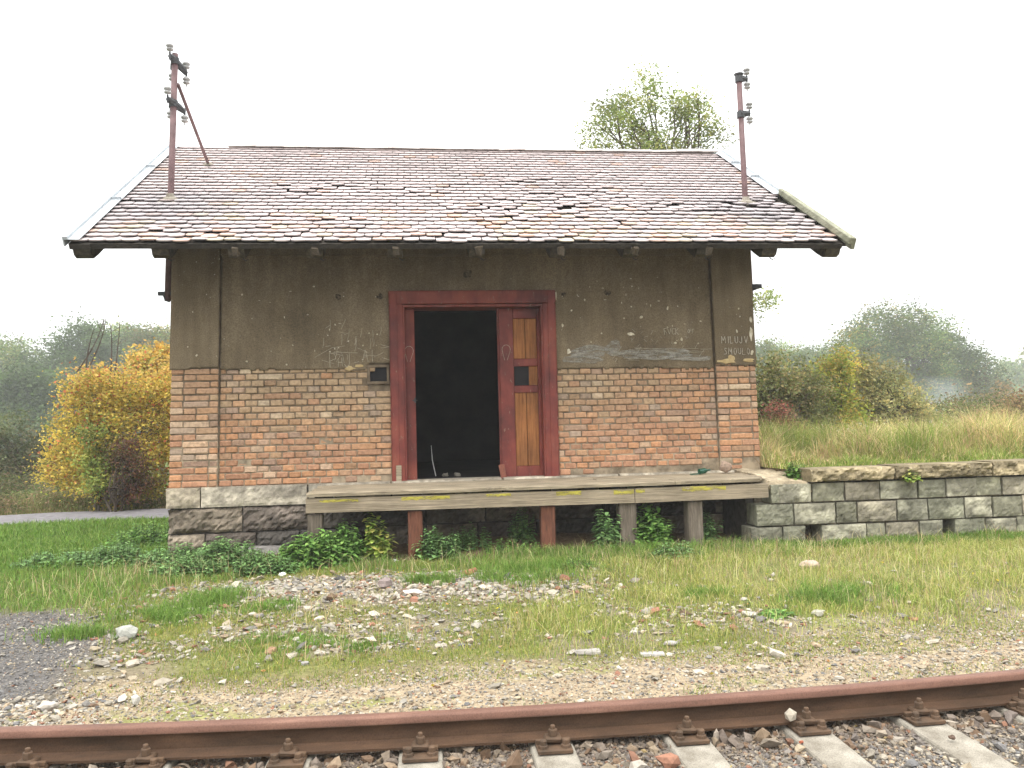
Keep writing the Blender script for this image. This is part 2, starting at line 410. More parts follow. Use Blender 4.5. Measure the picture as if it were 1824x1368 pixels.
C0 = lerp(C0, (.105, .10, .098), mk['dark']*.9)
C0 = lerp(C0, (.2, .165, .125), mk['rubble'])
C0 = lerp(C0, (.17, .115, .07), mk['under'])
C0 = lerp(C0, (.15, .13, .11), mk['ballast'])
C0 = C0*(.75+.5*n3)[..., None]
mb = MB(); nx_, ny_ = GX.shape
ii, jj = np.meshgrid(np.arange(nx_-1), np.arange(ny_-1), indexing='ij')
mb.add(np.stack([GX, GY, GZ], -1).reshape(-1, 3), [np.stack([ii*ny_+jj, (ii+1)*ny_+jj, (ii+1)*ny_+jj+1, ii*ny_+jj+1], -1).reshape(-1, 4)], C0.reshape(-1, 3))
tag(mb.build('ground', 'ground', smooth=True), kind='structure')
# path at the back left, a sheet that follows the ground
xs = np.arange(-60, -2.0, .5); ys = np.array([14.35, 14.9, 15.4, 15.9])
PX, PY = np.meshgrid(xs, ys, indexing='ij'); PZ = gz(PX, PY)+.03
PY = PY + .18*np.sin(PX*.7)*((ys-15.1)/1.0)[None]*.4
i, j = np.meshgrid(np.arange(len(xs)-1), np.arange(3), indexing='ij')
mb = MB(); mb.add(np.stack([PX, PY, PZ], -1).reshape(-1, 3), [np.stack([i*4+j, (i+1)*4+j, (i+1)*4+j+1, i*4+j+1], -1).reshape(-1, 4)])
tag(mb.build('path', 'asphaltpath'), kind='structure')
# raised platform ground behind the retaining wall
def pz(x, y): return .93 + .05*(fbm(np.asarray(x)*.8, np.asarray(y)*.8, 61)-.5) - .08*ss(9.5, 14, y)
hx = axis_coords([(4.25, 8, .1), (8, 14, .5), (14, 42, 4)]); hy = axis_coords([(8.98, 12, .12), (12, 20, .5), (20, 40, 4)])
HX, HY = np.meshgrid(hx, hy, indexing='ij'); HZ = pz(HX, HY)
HZ[:, 0] = .80; 
HC = np.ones(HX.shape+(3,))*np.array([.20, .16, .07])*(.6+.8*fbm(HX*4, HY*4, 63))[..., None]
a_, b_ = HX.shape; i, j = np.meshgrid(np.arange(a_-1), np.arange(b_-1), indexing='ij')
mb = MB(); Vt = np.stack([HX, HY, HZ], -1).reshape(-1, 3)
mb.add(Vt, [np.stack([i*b_+j, (i+1)*b_+j, (i+1)*b_+j+1, i*b_+j+1], -1).reshape(-1, 4)], HC.reshape(-1, 3))
# side skirts down to the low ground so that the mound is solid
for line in (Vt.reshape(a_, b_, 3)[0], Vt.reshape(a_, b_, 3)[:, -1], Vt.reshape(a_, b_, 3)[:, 0]):
    lo_ = line.copy(); lo_[:, 2] = -.1; k = len(line); q = np.arange(k-1)
    mb.add(np.concatenate([line, lo_]), [np.stack([q, q+k, q+k+1, q+1], -1)], (.16, .12, .07))
tag(mb.build('terrain', 'ground', smooth=True), kind='structure')

# ------------------------------------------------------------------ the goods shed
YP, YR = 9.79, 9.83            # pilaster face, recessed panel face
XL, XR = -2.79, 4.21
YB = 15.2                      # back wall
EY, EZ, RY, RZ = 8.79, 3.47, 12.45, 5.69
SL = (RZ-EZ)/(RY-EY); SLEN = math.hypot(RY-EY, RZ-EZ); CA, SA = (RY-EY)/SLEN, (RZ-EZ)/SLEN
RXL, RXR = -3.50, 4.93
def warp(V):
    V = V.copy(); s_ = np.clip((V[:, 2]-.9)/2.75, 0, 1.2)
    V[:, 0] += s_*(.07 - .12*(V[:, 0]-XL)/7.0); return V
def warp_mb(mb): mb.V = [warp(v) for v in mb.V]; return mb
shed = thing('goods_shed', 'old brick and grey render goods shed with a tiled gable roof behind the railway track', 'building', (.7, YP, .1))
# foundation: rusticated dark stone
mb = MB(); sd_ = 0
STN = [(.13, .11, .088), (.085, .076, .066), (.17, .14, .105), (.07, .064, .058), (.115, .095, .078)]
for (z0, z1, cuts, yf) in ((.385, .665, [-2.79, -1.97, -1.22, -.55, .1, .8, 1.5, 2.2, 2.9, 3.6, 4.2], 9.76),
                           (.12, .38, [-2.79, -2.38, -1.82, -1.34, -.6, .1, .7, 1.4, 2.1, 2.8, 3.5, 4.2], 9.74),
                           (-.1, .115, [-2.76, -2.2, -1.5, -.9, 0, 1, 2, 3, 4.2], 9.70)):
    for x0, x1 in zip(cuts[:-1], cuts[1:]):
        sd_ += 1; faced_block(mb, x0+.006, x1-.006, z0+.004, z1-.004, yf, .3, .05, .11, np.array(STN[(sd_*7) % 5])*1.12, sd_)
mb.box((XL+.02, 9.80, -.2), (XR-.02, YB, .86), col=(.08, .07, .06))
mb.build('foundation', 'block', shed, smooth=False)
mb = MB()
for k, (x0, x1) in enumerate(((-2.80, -2.43), (-2.425, -1.245), (-1.235, -.3), (-.29, 1.0), (1.01, 2.4), (2.41, 4.2))):
    faced_block(mb, x0, x1, .672, .90, 9.735, .3, .012, .03, (.34, .30, .235) if k else (.27, .23, .17), 50+k, .03)
mb.build('sill_course', 'block', shed)
# wall core (mortar), with the door opening
mb = MB()
DX0, DX1, DZ0, DZ1 = -.2, 1.62, .885, 3.05
mb.box((XL+.012, YP+.012, .88), (-2.254, 10.22, 3.95)); mb.box((3.692, YP+.012, .88), (XR-.012, 10.22, 3.95))
mb.box((-2.256, YR+.012, .87), (DX0, 10.21, 3.96)); mb.box((DX1, YR+.012, .87), (3.694, 10.21, 3.96))
mb.box((DX0-.002, YR+.013, DZ1), (DX1+.002, 10.208, 3.96))
warp_mb(mb).build('wall', 'mortar', shed)
# bricks
BF = [MB() for _ in range(4)]
def brick_col(x, z, r):
    up_ = ss(.95, 2.1, z + .45*(fbm(x*1.5, z*2, 11)-.5)); rt_ = ss(1.2, 3.8, x + .9*(fbm(x, z*2, 12)-.5))
    beige = np.array([.275, .195, .12]); red = np.array([.295, .155, .092]); org = np.array([.35, .178, .092]); pale = np.array([.44, .37, .27]); gry = np.array([.20, .165, .135])
    t = np.clip(up_*(1-.72*rt_)*1.05 + .12, 0, 1)
    if x < -2.0: t = t*.55
    if rng.random() < .22: t = t*rng.uniform(.3, 1)
    elif rng.random() < .12: t = min(1, t+.4)
    c = (1-t)*(red if r < .6 else org) + t*beige
    p = .28*ss(.48, .75, fbm(x*1.2+7, z*2.2, 14))
    if rng.random() < p + .02: c = .6*c+.4*pale
    q = rng.random()
    if q < .07: c = .5*c+.5*gry
    return np.clip(c*rng.normal(1.26, .10), .03, .7)
CZ = .0755
for course in range(18):
    z0 = .902 + course*CZ
    for mb, (xa, xb, yf) in zip(BF, ((XL, -2.254, YP), (-2.25, -.285, YR), (1.70, 3.69, YR), (3.692, XR, YP))):
        x = xa; pil = yf == YP
        first = True
        while x < xb-.02:
            L = .288 if (rng.random() < (.6 if pil else .08)) else .142
            if first and course % 2: L = L*.5 if not pil else .15
            first = False
            x1 = min(x+L, xb)
            if xb-x1 < .05: x1 = xb
            xm = (x+x1)/2
            if not (-.56 < xm < -.27 and z0+CZ > 2.03):
                dep = rng.normal(0, .0035); er = 0
                if course == 0: er = abs(rng.normal(0, .018)) if x > 1.8 or -1.1 < x < -.3 else .0
                if course <= 1 and x > 3.0 and rng.random() < .5: er += .02
                top = z0+CZ-.011
                if course == 17: top -= rng.random()*.022
                zz = rng.normal(0, .0018)
                if not (course <= 1 and 3.45 < xm < 3.72):
                    V, Fs = _cbox(np.array([x+.0055, yf+dep+er, z0+zz+(er*.6)]), np.array([x1-.0055, yf+.05, top+zz]), rng.uniform(.006, .012))
                    mb.add(V+rng.normal(0, .0014, V.shape), Fs, brick_col(xm, z0, rng.random()))
            x = x1
for mb in BF: warp_mb(mb).build('brick_facing', 'brick', shed)
# render on the upper wall, lower edge broken off along the bricks
def plaster(name, xa, xb, yf, zbot, cut=None, cell=.02, seed=1):
    xs = np.arange(xa, xb+1e-6, cell); zs = np.arange(2.12, 3.97, cell)
    X, Z = np.meshgrid(xs, zs, indexing='ij')
    zb = zbot - .013*(xs+2.25)*(xs > -2.3)*(xs < 3.7) - (.045 if xa > 3.6 else 0) + .035*(fbm(xs*6, xs*0, seed, 3)-.3) + .016*np.abs(np.sin(xs*np.pi/.145))
    low = np.maximum(0, zb[:, None]-Z)
    Y = yf - .012 - .008*(fbm(X*2.5, Z*2.5, seed+4)-.5) - .004*(fbm(X*14, Z*14, seed+8)-.5)
    keep = Z >= zb[:, None]
    V = np.stack([X, Y, Z], -1)
    a_, b_ = X.shape
    # snap lowest kept row to the edge
    F = []
    for i in range(a_-1):
        for j in range(b_-1):
            if keep[i, j] and keep[i+1, j]:
                if cut is not None:
                    xm, zm = xs[i]+cell/2, zs[j]+cell/2
                    if any(c[0] < xm < c[1] and c[2] < zm < c[3] for c in cut): continue
                F.append((i*b_+j, (i+1)*b_+j, (i+1)*b_+j+1, i*b_+j+1))
    mb = MB(); mb.add(V.reshape(-1, 3), [np.array(F)])
    warp_mb(mb); o = mb.build(name, 'plaster', shed, smooth=True)
    bm = bmesh.new(); bm.from_mesh(o.data)
    bmesh.ops.delete(bm, geom=[v for v in bm.verts if not v.link_faces], context='VERTS'); bm.to_mesh(o.data); bm.free()
    s_ = o.modifiers.new('thick', 'SOLIDIFY'); s_.thickness = .024; s_.offset = -1
    return o
CUT = [(-.285, 1.695, 0, 3.125), (-.55, -.28, 0, 2.275)]
plaster('plaster_facing', -2.245, 3.69, YR, 2.205, CUT, seed=1)
plaster('plaster_facing', XL-.008, -2.254, YP, 2.225, None, seed=2)
plaster('plaster_facing', 3.692, XR+.008, YP, 2.20, None, seed=3)
# band under the eaves
mb = MB(); mb.box((-2.254, YR-.032, 3.56), (3.692, YR+.0, 3.93), .006, .001)
mb.box((-2.253, YR-.04, 3.545), (3.691, YR+.0, 3.558), .002)
warp_mb(mb).build('cornice_band', 'plaster', shed)
# side and back walls, with gables
def gable(x0, x1, name):
    bm = bmesh.new(); z = lambda y: EZ + SL*(y-EY) - .10
    pts = [(10.222, .87), (YB, .87), (YB, RZ - SL*(YB-RY) - .1), (RY, RZ-.1), (10.222, z(10.222))]
    V = np.array([(x, y, zz) for x in (x0, x1) for y, zz in pts]); mb = MB()
    k = 5; q = np.arange(k)
    mb.add(V, [q[None], (q+k)[::-1][None], np.stack([q, q+k, (q+1) % k+k, (q+1) % k], -1)])
    bm.free(); return mb.build(name, 'sidewall', shed)
gable(-2.74, -2.40, 'wall'); gable(3.83, 4.17, 'wall')
mb = MB(); mb.box((-2.739, YB, .87), (4.169, YB+.3, RZ-SL*(YB+.3-RY)-.1)); mb.build('wall', 'sidewall', shed)
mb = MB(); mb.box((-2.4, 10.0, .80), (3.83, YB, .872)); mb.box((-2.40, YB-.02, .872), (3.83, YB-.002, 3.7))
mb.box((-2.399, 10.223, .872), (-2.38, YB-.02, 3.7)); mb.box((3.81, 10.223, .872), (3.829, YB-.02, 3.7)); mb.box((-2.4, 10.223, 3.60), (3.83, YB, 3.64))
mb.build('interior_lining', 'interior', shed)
# vent niche left of the door
nb = MB(); X0, X1, Z0, Z1 = -.553, -.292, 2.035, 2.262
nb.box((X0, YR-.02, Z0), (X1, YR+.06, Z0+.032), .004, .001); nb.box((X0, YR-.02, Z1-.03), (X1, YR+.06, Z1), .004, .001)
nb.box((X0+.002, YR-.017, Z0+.032), (X0+.034, YR+.06, Z1-.03), .004, .001); nb.box((X1-.032, YR-.017, Z0+.032), (X1-.002, YR+.06, Z1-.03), .004, .001)
nf = nb.build('niche_frame', 'mortar', shed)
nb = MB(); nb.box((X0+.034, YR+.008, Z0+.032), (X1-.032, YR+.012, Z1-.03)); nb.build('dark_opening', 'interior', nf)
# door frame
fr = MB()
fr.box((-.285, YP-.012, .888), (-.123, YR+.08, 2.968), .008, .0012); fr.box((1.535, YP-.012, .888), (1.697, YR+.08, 2.968), .008, .0012)
fr.box((-.288, YP-.017, 2.97), (1.70, YR+.08, 3.128), .008, .0012)
df = fr.build('door_frame', 'redpaint', shed)
fr = MB(); fr.box((1.60, YP-.022, .89), (1.68, YP-.012, 3.1), .003); fr.box((-.27, YP-.022, .89), (-.19, YP-.012, 3.1), .003)
fr.box((-.13, YP+.0, .89), (-.105, 10.15, 2.96), .003, .0008); fr.box((1.518, YP+.0, .89), (1.543, 10.15, 2.96), .003, .0008); fr.box((-.13, YP+.0, 2.935), (1.54, 10.15, 2.962), .003)
fr.build('lining', 'redpaint', df)
fr = MB(); fr.box((-.235, YP-.034, .889), (-.175, YP-.0225, 1.08), .003, .001); fr.build('patch_board', 'deckwood', df)
# left leaf (only its edge stile shows) and right leaf
lf = MB(); lf.box((-.105, 9.93, .895), (.008, 9.975, 2.93), .004, .001)
l1 = lf.build('door_leaf', 'redpaint', shed)
lf = MB(); lf.box((-.03, 9.915, 1.83), (.03, 9.93, 1.845), .003); lf.box((-.008, 9.91, 1.81), (.012, 9.93, 1.87), .003); lf.build('latch', 'iron', l1)
lf = MB(); y0, y1 = 9.925, 9.97
lf.box((1.02, y0, .895), (1.195, y1, 2.93), .005, .001); lf.box((1.485, y0, .895), (1.517, y1, 2.93), .004, .001)
for z0, z1 in ((.897, 1.02), (1.905, 1.99), (2.225, 2.315), (2.805, 2.928)): lf.box((1.196, y0+.002, z0), (1.484, y1, z1), .005, .001)
lf.box((1.0, 9.915, .9), (1.018, 9.96, 2.93), .003)
l2 = lf.build('door_leaf', 'redpaint', shed)
for z0, z1 in ((1.02, 1.905), (2.315, 2.805)):
    pb = MB()
    for a_, b_ in ((1.197, 1.337), (1.343, 1.483)): pb.box((a_, 9.943, z0), (b_, 9.962, z1), .005, .0006)
    pb.build('door_panel', 'panel', l2)
pb = MB(); pb.box((1.378, 9.943, 1.991), (1.483, 9.962, 2.224), .004); pb.build('door_panel', 'panel', l2)
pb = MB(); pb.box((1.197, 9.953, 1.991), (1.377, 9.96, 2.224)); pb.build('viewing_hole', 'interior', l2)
# roof ------------------------------------------------------------
def rp(u, v, w_=0.0, back=False):
    u = np.asarray(u, float); v = np.asarray(v, float); w_ = np.asarray(w_, float)
    y = EY + v*CA - w_*SA; z = EZ + v*SA + w_*CA
    if back: y = 2*RY - y
    return np.stack(np.broadcast_arrays(u, y, z), -1)
def rbox(mb, u0, u1, v0, v1, w0, w1, back=False, col=None, ch=0):
    bb = MB(); bb.box((u0, v0, w0), (u1, v1, w1), ch); V = np.concatenate(bb.V)
    mb.add(rp(V[:, 0], V[:, 1], V[:, 2], back), [f for f in bb.F], col)
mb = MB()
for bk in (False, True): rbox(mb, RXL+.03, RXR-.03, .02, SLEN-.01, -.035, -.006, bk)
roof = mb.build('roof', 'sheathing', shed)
# tiles
def tile_col(x, v, r):
    n_ = fbm(x*1.1, v*2.2, 71); pk = np.array([.61, .52, .50]); gr = np.array([.46, .42, .41]); org = np.array([.55, .34, .23]); yl = np.array([.55, .47, .29]); dk = np.array([.22, .21, .225])
    c = pk*(1-.5*r*.8) + gr*.5*r*.8
    c = c*(.88+.25*n_)
    low = ss(1.6, .1, v)
    if rng.random() < .025+.12*low: c = .4*c+.6*org
    if rng.random() < low*.35*ss(.4, .65, fbm(x*.9, v, 73)+.15): c = .45*c + .55*(yl if rng.random() < .6 else org)
    for mx_, mv in ((-2.82, 1.6), (4.28, 1.6)):
        s_ = np.exp(-((x-mx_)/.75)**2)*ss(mv+.5, mv-.1, v)*ss(mv-1.35, mv-.8, v)
        c = c*(1-.6*s_)+dk*.6*s_
    return np.clip(c*rng.normal(1, .07), .02, .8)
TW, NR = .168, 30; EX = SLEN/NR
ta = np.linspace(-1, 1, 9)
def make_tiles(back):
    mb = MB()
    for r_ in range(NR):
        off = (r_ % 2)*TW/2
        n_t = int((RXR-RXL)/TW)+1
        for k in range(n_t+1):
            u = RXL + .05 + k*TW + off - TW/2
            if u < RXL+.07 or u > RXR-.07: continue
            v = r_*EX; mess = ss(.44, .62, fbm(u*1.2+3, v*1.6, 81))*ss(3.2, 1.6, v)
            if u > 4.0 and v < 1.6: mess = max(mess, .6)
            du = rng.normal(0, .002+.006*mess); dv = rng.normal(0, .003+.008*mess); rot = rng.normal(0, .006+.065*mess); lift = abs(rng.normal(0, .0015+.004*mess))
            if rng.random() < .08*mess: dv -= rng.uniform(.02, .04)
            if rng.random() < .012*mess and r_ > 0: continue
            if rng.random() < .25*mess: dv += .035; 
            if r_ == 0: dv = rng.normal(0, .012); rot = rng.normal(0, .03)
            hw = TW/2-.0025; arc = .044 + rng.normal(0, .003)
            pu = np.concatenate([ta*hw, [hw, -hw]]); pv = np.concatenate([arc*np.abs(ta)**2.6, [.235, .235]])
            if back: pass
            cu, su = math.cos(rot), math.sin(rot)
            qu = pu*cu - pv*su; qv = pu*su + pv*cu
            curl = .003*(1-(pu/hw)**2)
            wt = (.038+lift)*(1-np.clip(qv, 0, .235)/.235) + .002 + curl
            vv = np.clip(v+dv+qv, -.06, SLEN)
            T = rp(u+du+qu, vv, wt, back); B = rp(u+du+qu, vv, wt-.016, back)
            n_ = len(pu); q = np.arange(n_)
            mb.add(np.concatenate([T, B]), [q[None], (q+n_)[::-1][None], np.stack([q, q+n_, (q+1) % n_+n_, (q+1) % n_], -1)], (lambda c_: np.concatenate([np.repeat(c_[None], n_, 0), np.repeat(c_[None]*.3, n_, 0)]))(tile_col(u, v, rng.random())))  # lower tile vertices darkened to paint in the shadow line under each tile
    return mb
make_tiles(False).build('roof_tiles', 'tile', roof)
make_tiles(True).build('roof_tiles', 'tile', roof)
# ridge caps (missing at the left end)
mb = MB()
for k in range(19):
    x0 = -2.67 + k*.40
    if x0 > 4.55: break
    big = x0 > 4.1
    r0 = .075 if big else .055; tilt = rng.normal(0, .004)
    th = np.linspace(0.15, np.pi-.15, 8)
    for (xa, xb, ra, rb) in ((x0, min(x0+.41, 4.80), r0, r0+.008),):
        ring = lambda x_, r_, dz: np.stack([np.full(8, x_), RY-1.5*r_*np.cos(th), RZ+.004+dz+r_*np.sin(th)], -1)
        V = np.concatenate([ring(xa, ra, tilt), ring(xb, rb, -tilt), ring(xa, ra-.014, tilt), ring(xb, rb-.014, -tilt)])
        q = np.arange(7)
        mb.add(V, [np.stack([q, q+1, q+9, q+8], -1), np.stack([q+16, q+24, q+25, q+17], -1), np.stack([q, q+16, q+17, q+1], -1), np.stack([q+8, q+9, q+25, q+24], -1), np.array([[0, 8, 24, 16], [7, 23, 31, 15]])], np.array([.42, .38, .35])*rng.normal(1, .12))
        mb.tube([(xb-.02, RY, RZ+r0), (xb-.02, RY, RZ+r0+.035)], .006, 5, col=(.3, .3, .3))
mb.build('ridge_cap', 'tile', roof)
# metal verge flashing and the wooden verge board at the lower right
def strip(mb, u0, u1, v0, v1, back=False, wz=.05, thick=.004, up_=0, seam=True):
    rbox(mb, u0, u1, v0, v1, wz, wz+thick, back)
mb = MB()
for bk in (False, True):
    rbox(mb, RXL+.015, RXL+.16, -.03, SLEN-.02, .052, .057, bk); rbox(mb, RXL, RXL+.012, -.03, SLEN-.02, -.02, .085, bk)
    rbox(mb, RXL+.012, RXL+.05, -.028, SLEN-.02, .058, .085, bk)
for vv in (1.4, 2.9): rbox(mb, RXL-.004, RXL+.165, vv, vv+.012, .058, .09)
mb.build('verge_flashing', 'galv', roof)
mb = MB()
rbox(mb, RXR-.17, RXR-.015, 1.86, SLEN-.02, .052, .057); rbox(mb, RXR-.012, RXR, 1.86, SLEN-.02, -.02, .085); rbox(mb, RXR-.05, RXR-.012, 1.86, SLEN-.02, .058, .085)
rbox(mb, RXR-.17, RXR-.015, .0, SLEN-.02, .052, .057, True); rbox(mb, RXR-.012, RXR, .0, SLEN-.02, -.02, .085, True)
for vv in (2.7, 3.5): rbox(mb, RXR-.17, RXR+.004, vv, vv+.012, .058, .09)
mb.build('verge_flashing', 'galv', roof)
mb = MB(); rbox(mb, RXR-.10, RXR-.045, -.14, 1.88, .045, .12, ch=.006); rbox(mb, RXR-.044, RXR+.004, -.1, 1.87, -.03, .10, ch=.005)
mb.build('verge_board', 'verge', roof)
# eaves board and rafters with shaped tails
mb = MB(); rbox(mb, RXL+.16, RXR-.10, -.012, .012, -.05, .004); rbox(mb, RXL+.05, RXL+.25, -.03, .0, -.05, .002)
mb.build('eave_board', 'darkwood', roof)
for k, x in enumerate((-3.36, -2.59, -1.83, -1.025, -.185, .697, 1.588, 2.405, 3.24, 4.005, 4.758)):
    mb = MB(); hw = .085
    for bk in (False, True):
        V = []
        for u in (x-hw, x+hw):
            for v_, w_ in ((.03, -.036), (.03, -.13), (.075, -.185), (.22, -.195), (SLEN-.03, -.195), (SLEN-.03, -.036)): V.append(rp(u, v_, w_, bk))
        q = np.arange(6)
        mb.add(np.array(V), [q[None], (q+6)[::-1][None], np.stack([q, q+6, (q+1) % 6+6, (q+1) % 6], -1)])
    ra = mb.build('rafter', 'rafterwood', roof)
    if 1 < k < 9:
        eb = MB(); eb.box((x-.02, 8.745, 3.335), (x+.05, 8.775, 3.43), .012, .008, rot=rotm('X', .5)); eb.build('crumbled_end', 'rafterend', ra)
    if 0 < k < 10:      # old iron hooks and mortar crumbs under the rafter feet
        hb = MB(); p = rp(x+.05, .12, -.18); hb.tube([p, p+(0, -.01, -.03), p+(.03, -.015, -.05), p+(.055, -.015, -.035)], .006, 5)
        hb.build('hook', 'iron', ra)
# wall anchors, stains, chips, scratches, writing -------------------------------------
def blob(mb, x, y, z, rx, rz, seed, n=11, th=.004, col=None):
    a_ = np.arange(n)*2*np.pi/n; r_ = 1 + .45*(vn(np.cos(a_)*1.7+seed, np.sin(a_)*1.7+seed*2, 5)*2-1)
    Fx = x+rx*r_*np.cos(a_); Fz = z+rz*r_*np.sin(a_)
    V = np.concatenate([np.stack([x+(Fx-x)*.8, np.full(n, y-th), z+(Fz-z)*.8], -1), np.stack([Fx, np.full(n, y), Fz], -1)])
    q = np.arange(n); mb.add(V, [q[::-1][None], np.stack([q, (q+1) % n, (q+1) % n+n, q+n], -1)], col)
YW, YPW = YR-.0155, YP-.0155
def wpx(x, z): return x + np.clip((z-.9)/2.75, 0, 1.2)*(.07-.12*(x-XL)/7.0)
mb = MB()
mb_spots = [(2.649, 2.583, .05, .02), (.0, 0, 0, 0), (1.86, 2.38, .025, .03), (2.78, 2.79, .02, .016), (3.12, 2.90, .012, .022), (1.79, 2.70, .012, .02), (3.28, 2.515, .012, .02), (3.20, 2.47, .02, .01), (2.66, 2.92, .01, .01), (2.56, 2.78, .01, .01), (3.17, 2.68, .01, .01), (1.72, 3.05, .01, .05)]
for k in range(60):
    x = rng.uniform(1.75, 3.62) if k % 3 else rng.uniform(-2.1, -.35); mb_spots.append((x, rng.uniform(2.28, 3.3), *(abs(rng.normal(0, .006))+.003, abs(rng.normal(0, .006))+.003)))
for k in range(10): mb_spots.append((rng.uniform(-1.1, -.4), rng.uniform(2.3, 2.75), .009, .009))
for k, (x, z, rx, rz) in enumerate(mb_spots):
    if rx: blob(mb, wpx(x, z), YW, z, rx, rz, k*1.3)
for k, (x, z, rx, rz) in enumerate([(4.16, 2.56, .022, .085), (4.17, 2.74, .016, .03), (4.03, 2.78, .008, .012), (4.02, 2.88, .01, .012), (3.98, 2.6, .01, .02), (4.16, 2.33, .02, .03), (-2.5, 2.4, .012, .012), (-2.6, 2.5, .008, .008), (-2.4, 3.1, .006, .006), (-2.55, 2.9, .005, .012)]):
    blob(mb, wpx(x, z), YPW, z, rx, rz, 200+k*1.7)
mb.build('plaster_chips', 'chip', shed, attr=False)
for x, y, z, rx, rz, sd_ in ((wpx(3.83, 2.27), YPW-.001, 2.235, .11, .03, 301), (wpx(3.89, 2.3), YPW-.003, 2.27, .05, .035, 302), (wpx(4.12, 2.24), YPW-.001, 2.235, .07, .025, 303), (wpx(-.66, 2.26), YW-.001, 2.25, .05, .022, 304), (wpx(-.77, 2.23), YW-.001, 2.225, .06, .025, 305)):
    mb = MB(); blob(mb, x, y, z, rx, rz, sd_); mb.build('bare_patch', 'yellowplaster', shed, attr=False)
for x, z, r_ in ((-.90, 3.06, .035), (-.41, 3.07, .035), (2.36, 3.10, .04), (.65, 3.33, .05), (1.82, 3.07, .03)):
    mb = MB(); blob(mb, wpx(x, z), YW-.002, z, r_, r_*(1 if r_ < .1 else .3), x*3+9, 14, .002); mb.build('dark_stain', 'stain', shed, attr=False)
for x, z, rx, rz in ((2.13, 2.36, .20, .09), (2.40, 2.42, .09, .09), (2.95, 2.34, .45, .08), (3.35, 2.29, .3, .05), (2.05, 2.28, .25, .05)):
    mb = MB(); blob(mb, wpx(x, z), YW-.003-.001*x, z, rx, rz, x*5, 18, .001); mb.build('chalk_smear', 'dust', shed, attr=False)
LET = {'F': [[(0, 0), (0, 1), (.6, 1)], [(0, .55), (.45, .55)]], 'V': [[(0, 1), (.3, 0), (.6, 1)]], 'C': [[(.6, .9), (.3, 1), (.05, .7), (.05, .3), (.3, 0), (.6, .12)]],
       'K': [[(0, 0), (0, 1)], [(.55, 1), (.02, .5), (.6, 0)]], 'O': [[(.3, 0), (.05, .3), (.05, .7), (.3, 1), (.55, .7), (.55, .3), (.3, 0)]],
       'M': [[(0, 0), (.05, 1), (.35, .35), (.62, 1), (.7, 0)]], 'I': [[(.15, 0), (.15, 1)]], 'L': [[(0, 1), (0, 0), (.5, .02)]],
       'U': [[(0, 1), (.03, .25), (.28, 0), (.52, .25), (.55, 1)]], 'J': [[(.4, 1), (.42, .2), (.2, 0), (0, .2)]], 'S': [[(.55, .9), (.2, 1), (.05, .75), (.5, .35), (.4, .02), (0, .1)]],
       'P': [[(.05, 0), (0, 1), (.45, .9), (.5, .6), (.02, .45)]], 'H': [[(0, 0), (0, 1)], [(.55, 0), (.52, 1)], [(0, .5), (.55, .5)]], 'A': [[(0, 0), (.3, 1), (.6, 0)], [(.12, .4), (.48, .4)]], 'E': [[(.5, 1), (0, 1), (0, 0), (.5, 0)], [(0, .5), (.4, .5)]],
       'T': [[(.3, 0), (.28, 1)], [(-.1, 1), (.7, 1.03)]]}
def stroke(mb, pts, y, wd):
    pts = [np.array(p, float) for p in pts]
    for a_, b_ in zip(pts[:-1], pts[1:]):
        d = b_-a_; L = np.linalg.norm(d)+1e-6; n_ = np.array([-d[1], d[0]])/L*wd/2; e = d/L*wd*.3
        P = [a_-e-n_, b_+e-n_, b_+e+n_, a_-e+n_]
        V = [(p[0], y, p[1]) for p in P] + [(p[0], y+.004, p[1]) for p in P]
        mb.add(V, [np.array([[0, 1, 2, 3], [0, 4, 5, 1], [1, 5, 6, 2], [2, 6, 7, 3], [3, 7, 4, 0]])])
def write(mb, txt, x, z, h, y, wd=.005, sp=.82, drop=0):
    for ch_ in txt:
        if ch_ != ' ':
            for s_ in LET[ch_]:
                stroke(mb, [(x+px_*h*.8+rng.normal(0, .002), z+pz_*h+rng.normal(0, .002)) for px_, pz_ in s_], y, wd)
        x += h*sp*(1.0 if ch_ == 'M' else (.45 if ch_ == 'I' else .78)); z -= drop
mb = MB(); write(mb, 'FVCK', wpx(3.06, 2.6), 2.575, .075, YW-.006, .005); write(mb, 'OFF', wpx(3.36, 2.6), 2.59, .045, YW-.006, .0045)
mb.build('scratched_lettering', 'scratch', shed, attr=False)
mb = MB(); write(mb, 'MILUJV', wpx(3.775, 2.47), 2.455, .085, YPW-.006, .007, .9, .0015); write(mb, 'SMOULO', wpx(3.80, 2.3), 2.315, .08, YPW-.006, .0055, .88, .001)
mb.build('scratched_lettering', 'chalk', shed, attr=False)
mb = MB()
write(mb, 'P', wpx(-1.0, 2.3), 2.24, .17, YW-.003, .005); write(mb, 'H', wpx(-.90, 2.3), 2.25, .10, YW-.003, .0045); write(mb, 'J', wpx(-.83, 2.3), 2.24, .17, YW-.003, .005)
write(mb, 'A', wpx(-.62, 2.3), 2.30, .14, YW-.003, .004); write(mb, 'I', wpx(-.52, 2.3), 2.30, .14, YW-.003, .0035)
stroke(mb, [(-.93, 2.42), (-.66, 2.405)], YW-.003, .004); stroke(mb, [(-1.15, 2.36), (-.95, 2.47), (-.8, 2.49)], YW-.003, .003)
for k in range(34):
    x, z = rng.uniform(-1.12, -.32), rng.uniform(2.28, 2.7); L = rng.uniform(.04, .16); th = rng.choice([1.5, 1.6, .3, 1.45, -.1])+rng.normal(0, .2)
    stroke(mb, [(x, z), (x+L*math.cos(th)*.5+.005, z+L*math.sin(th)*.5), (x+L*math.cos(th), min(z+L*math.sin(th), 2.8))], YW-.004, .0032)
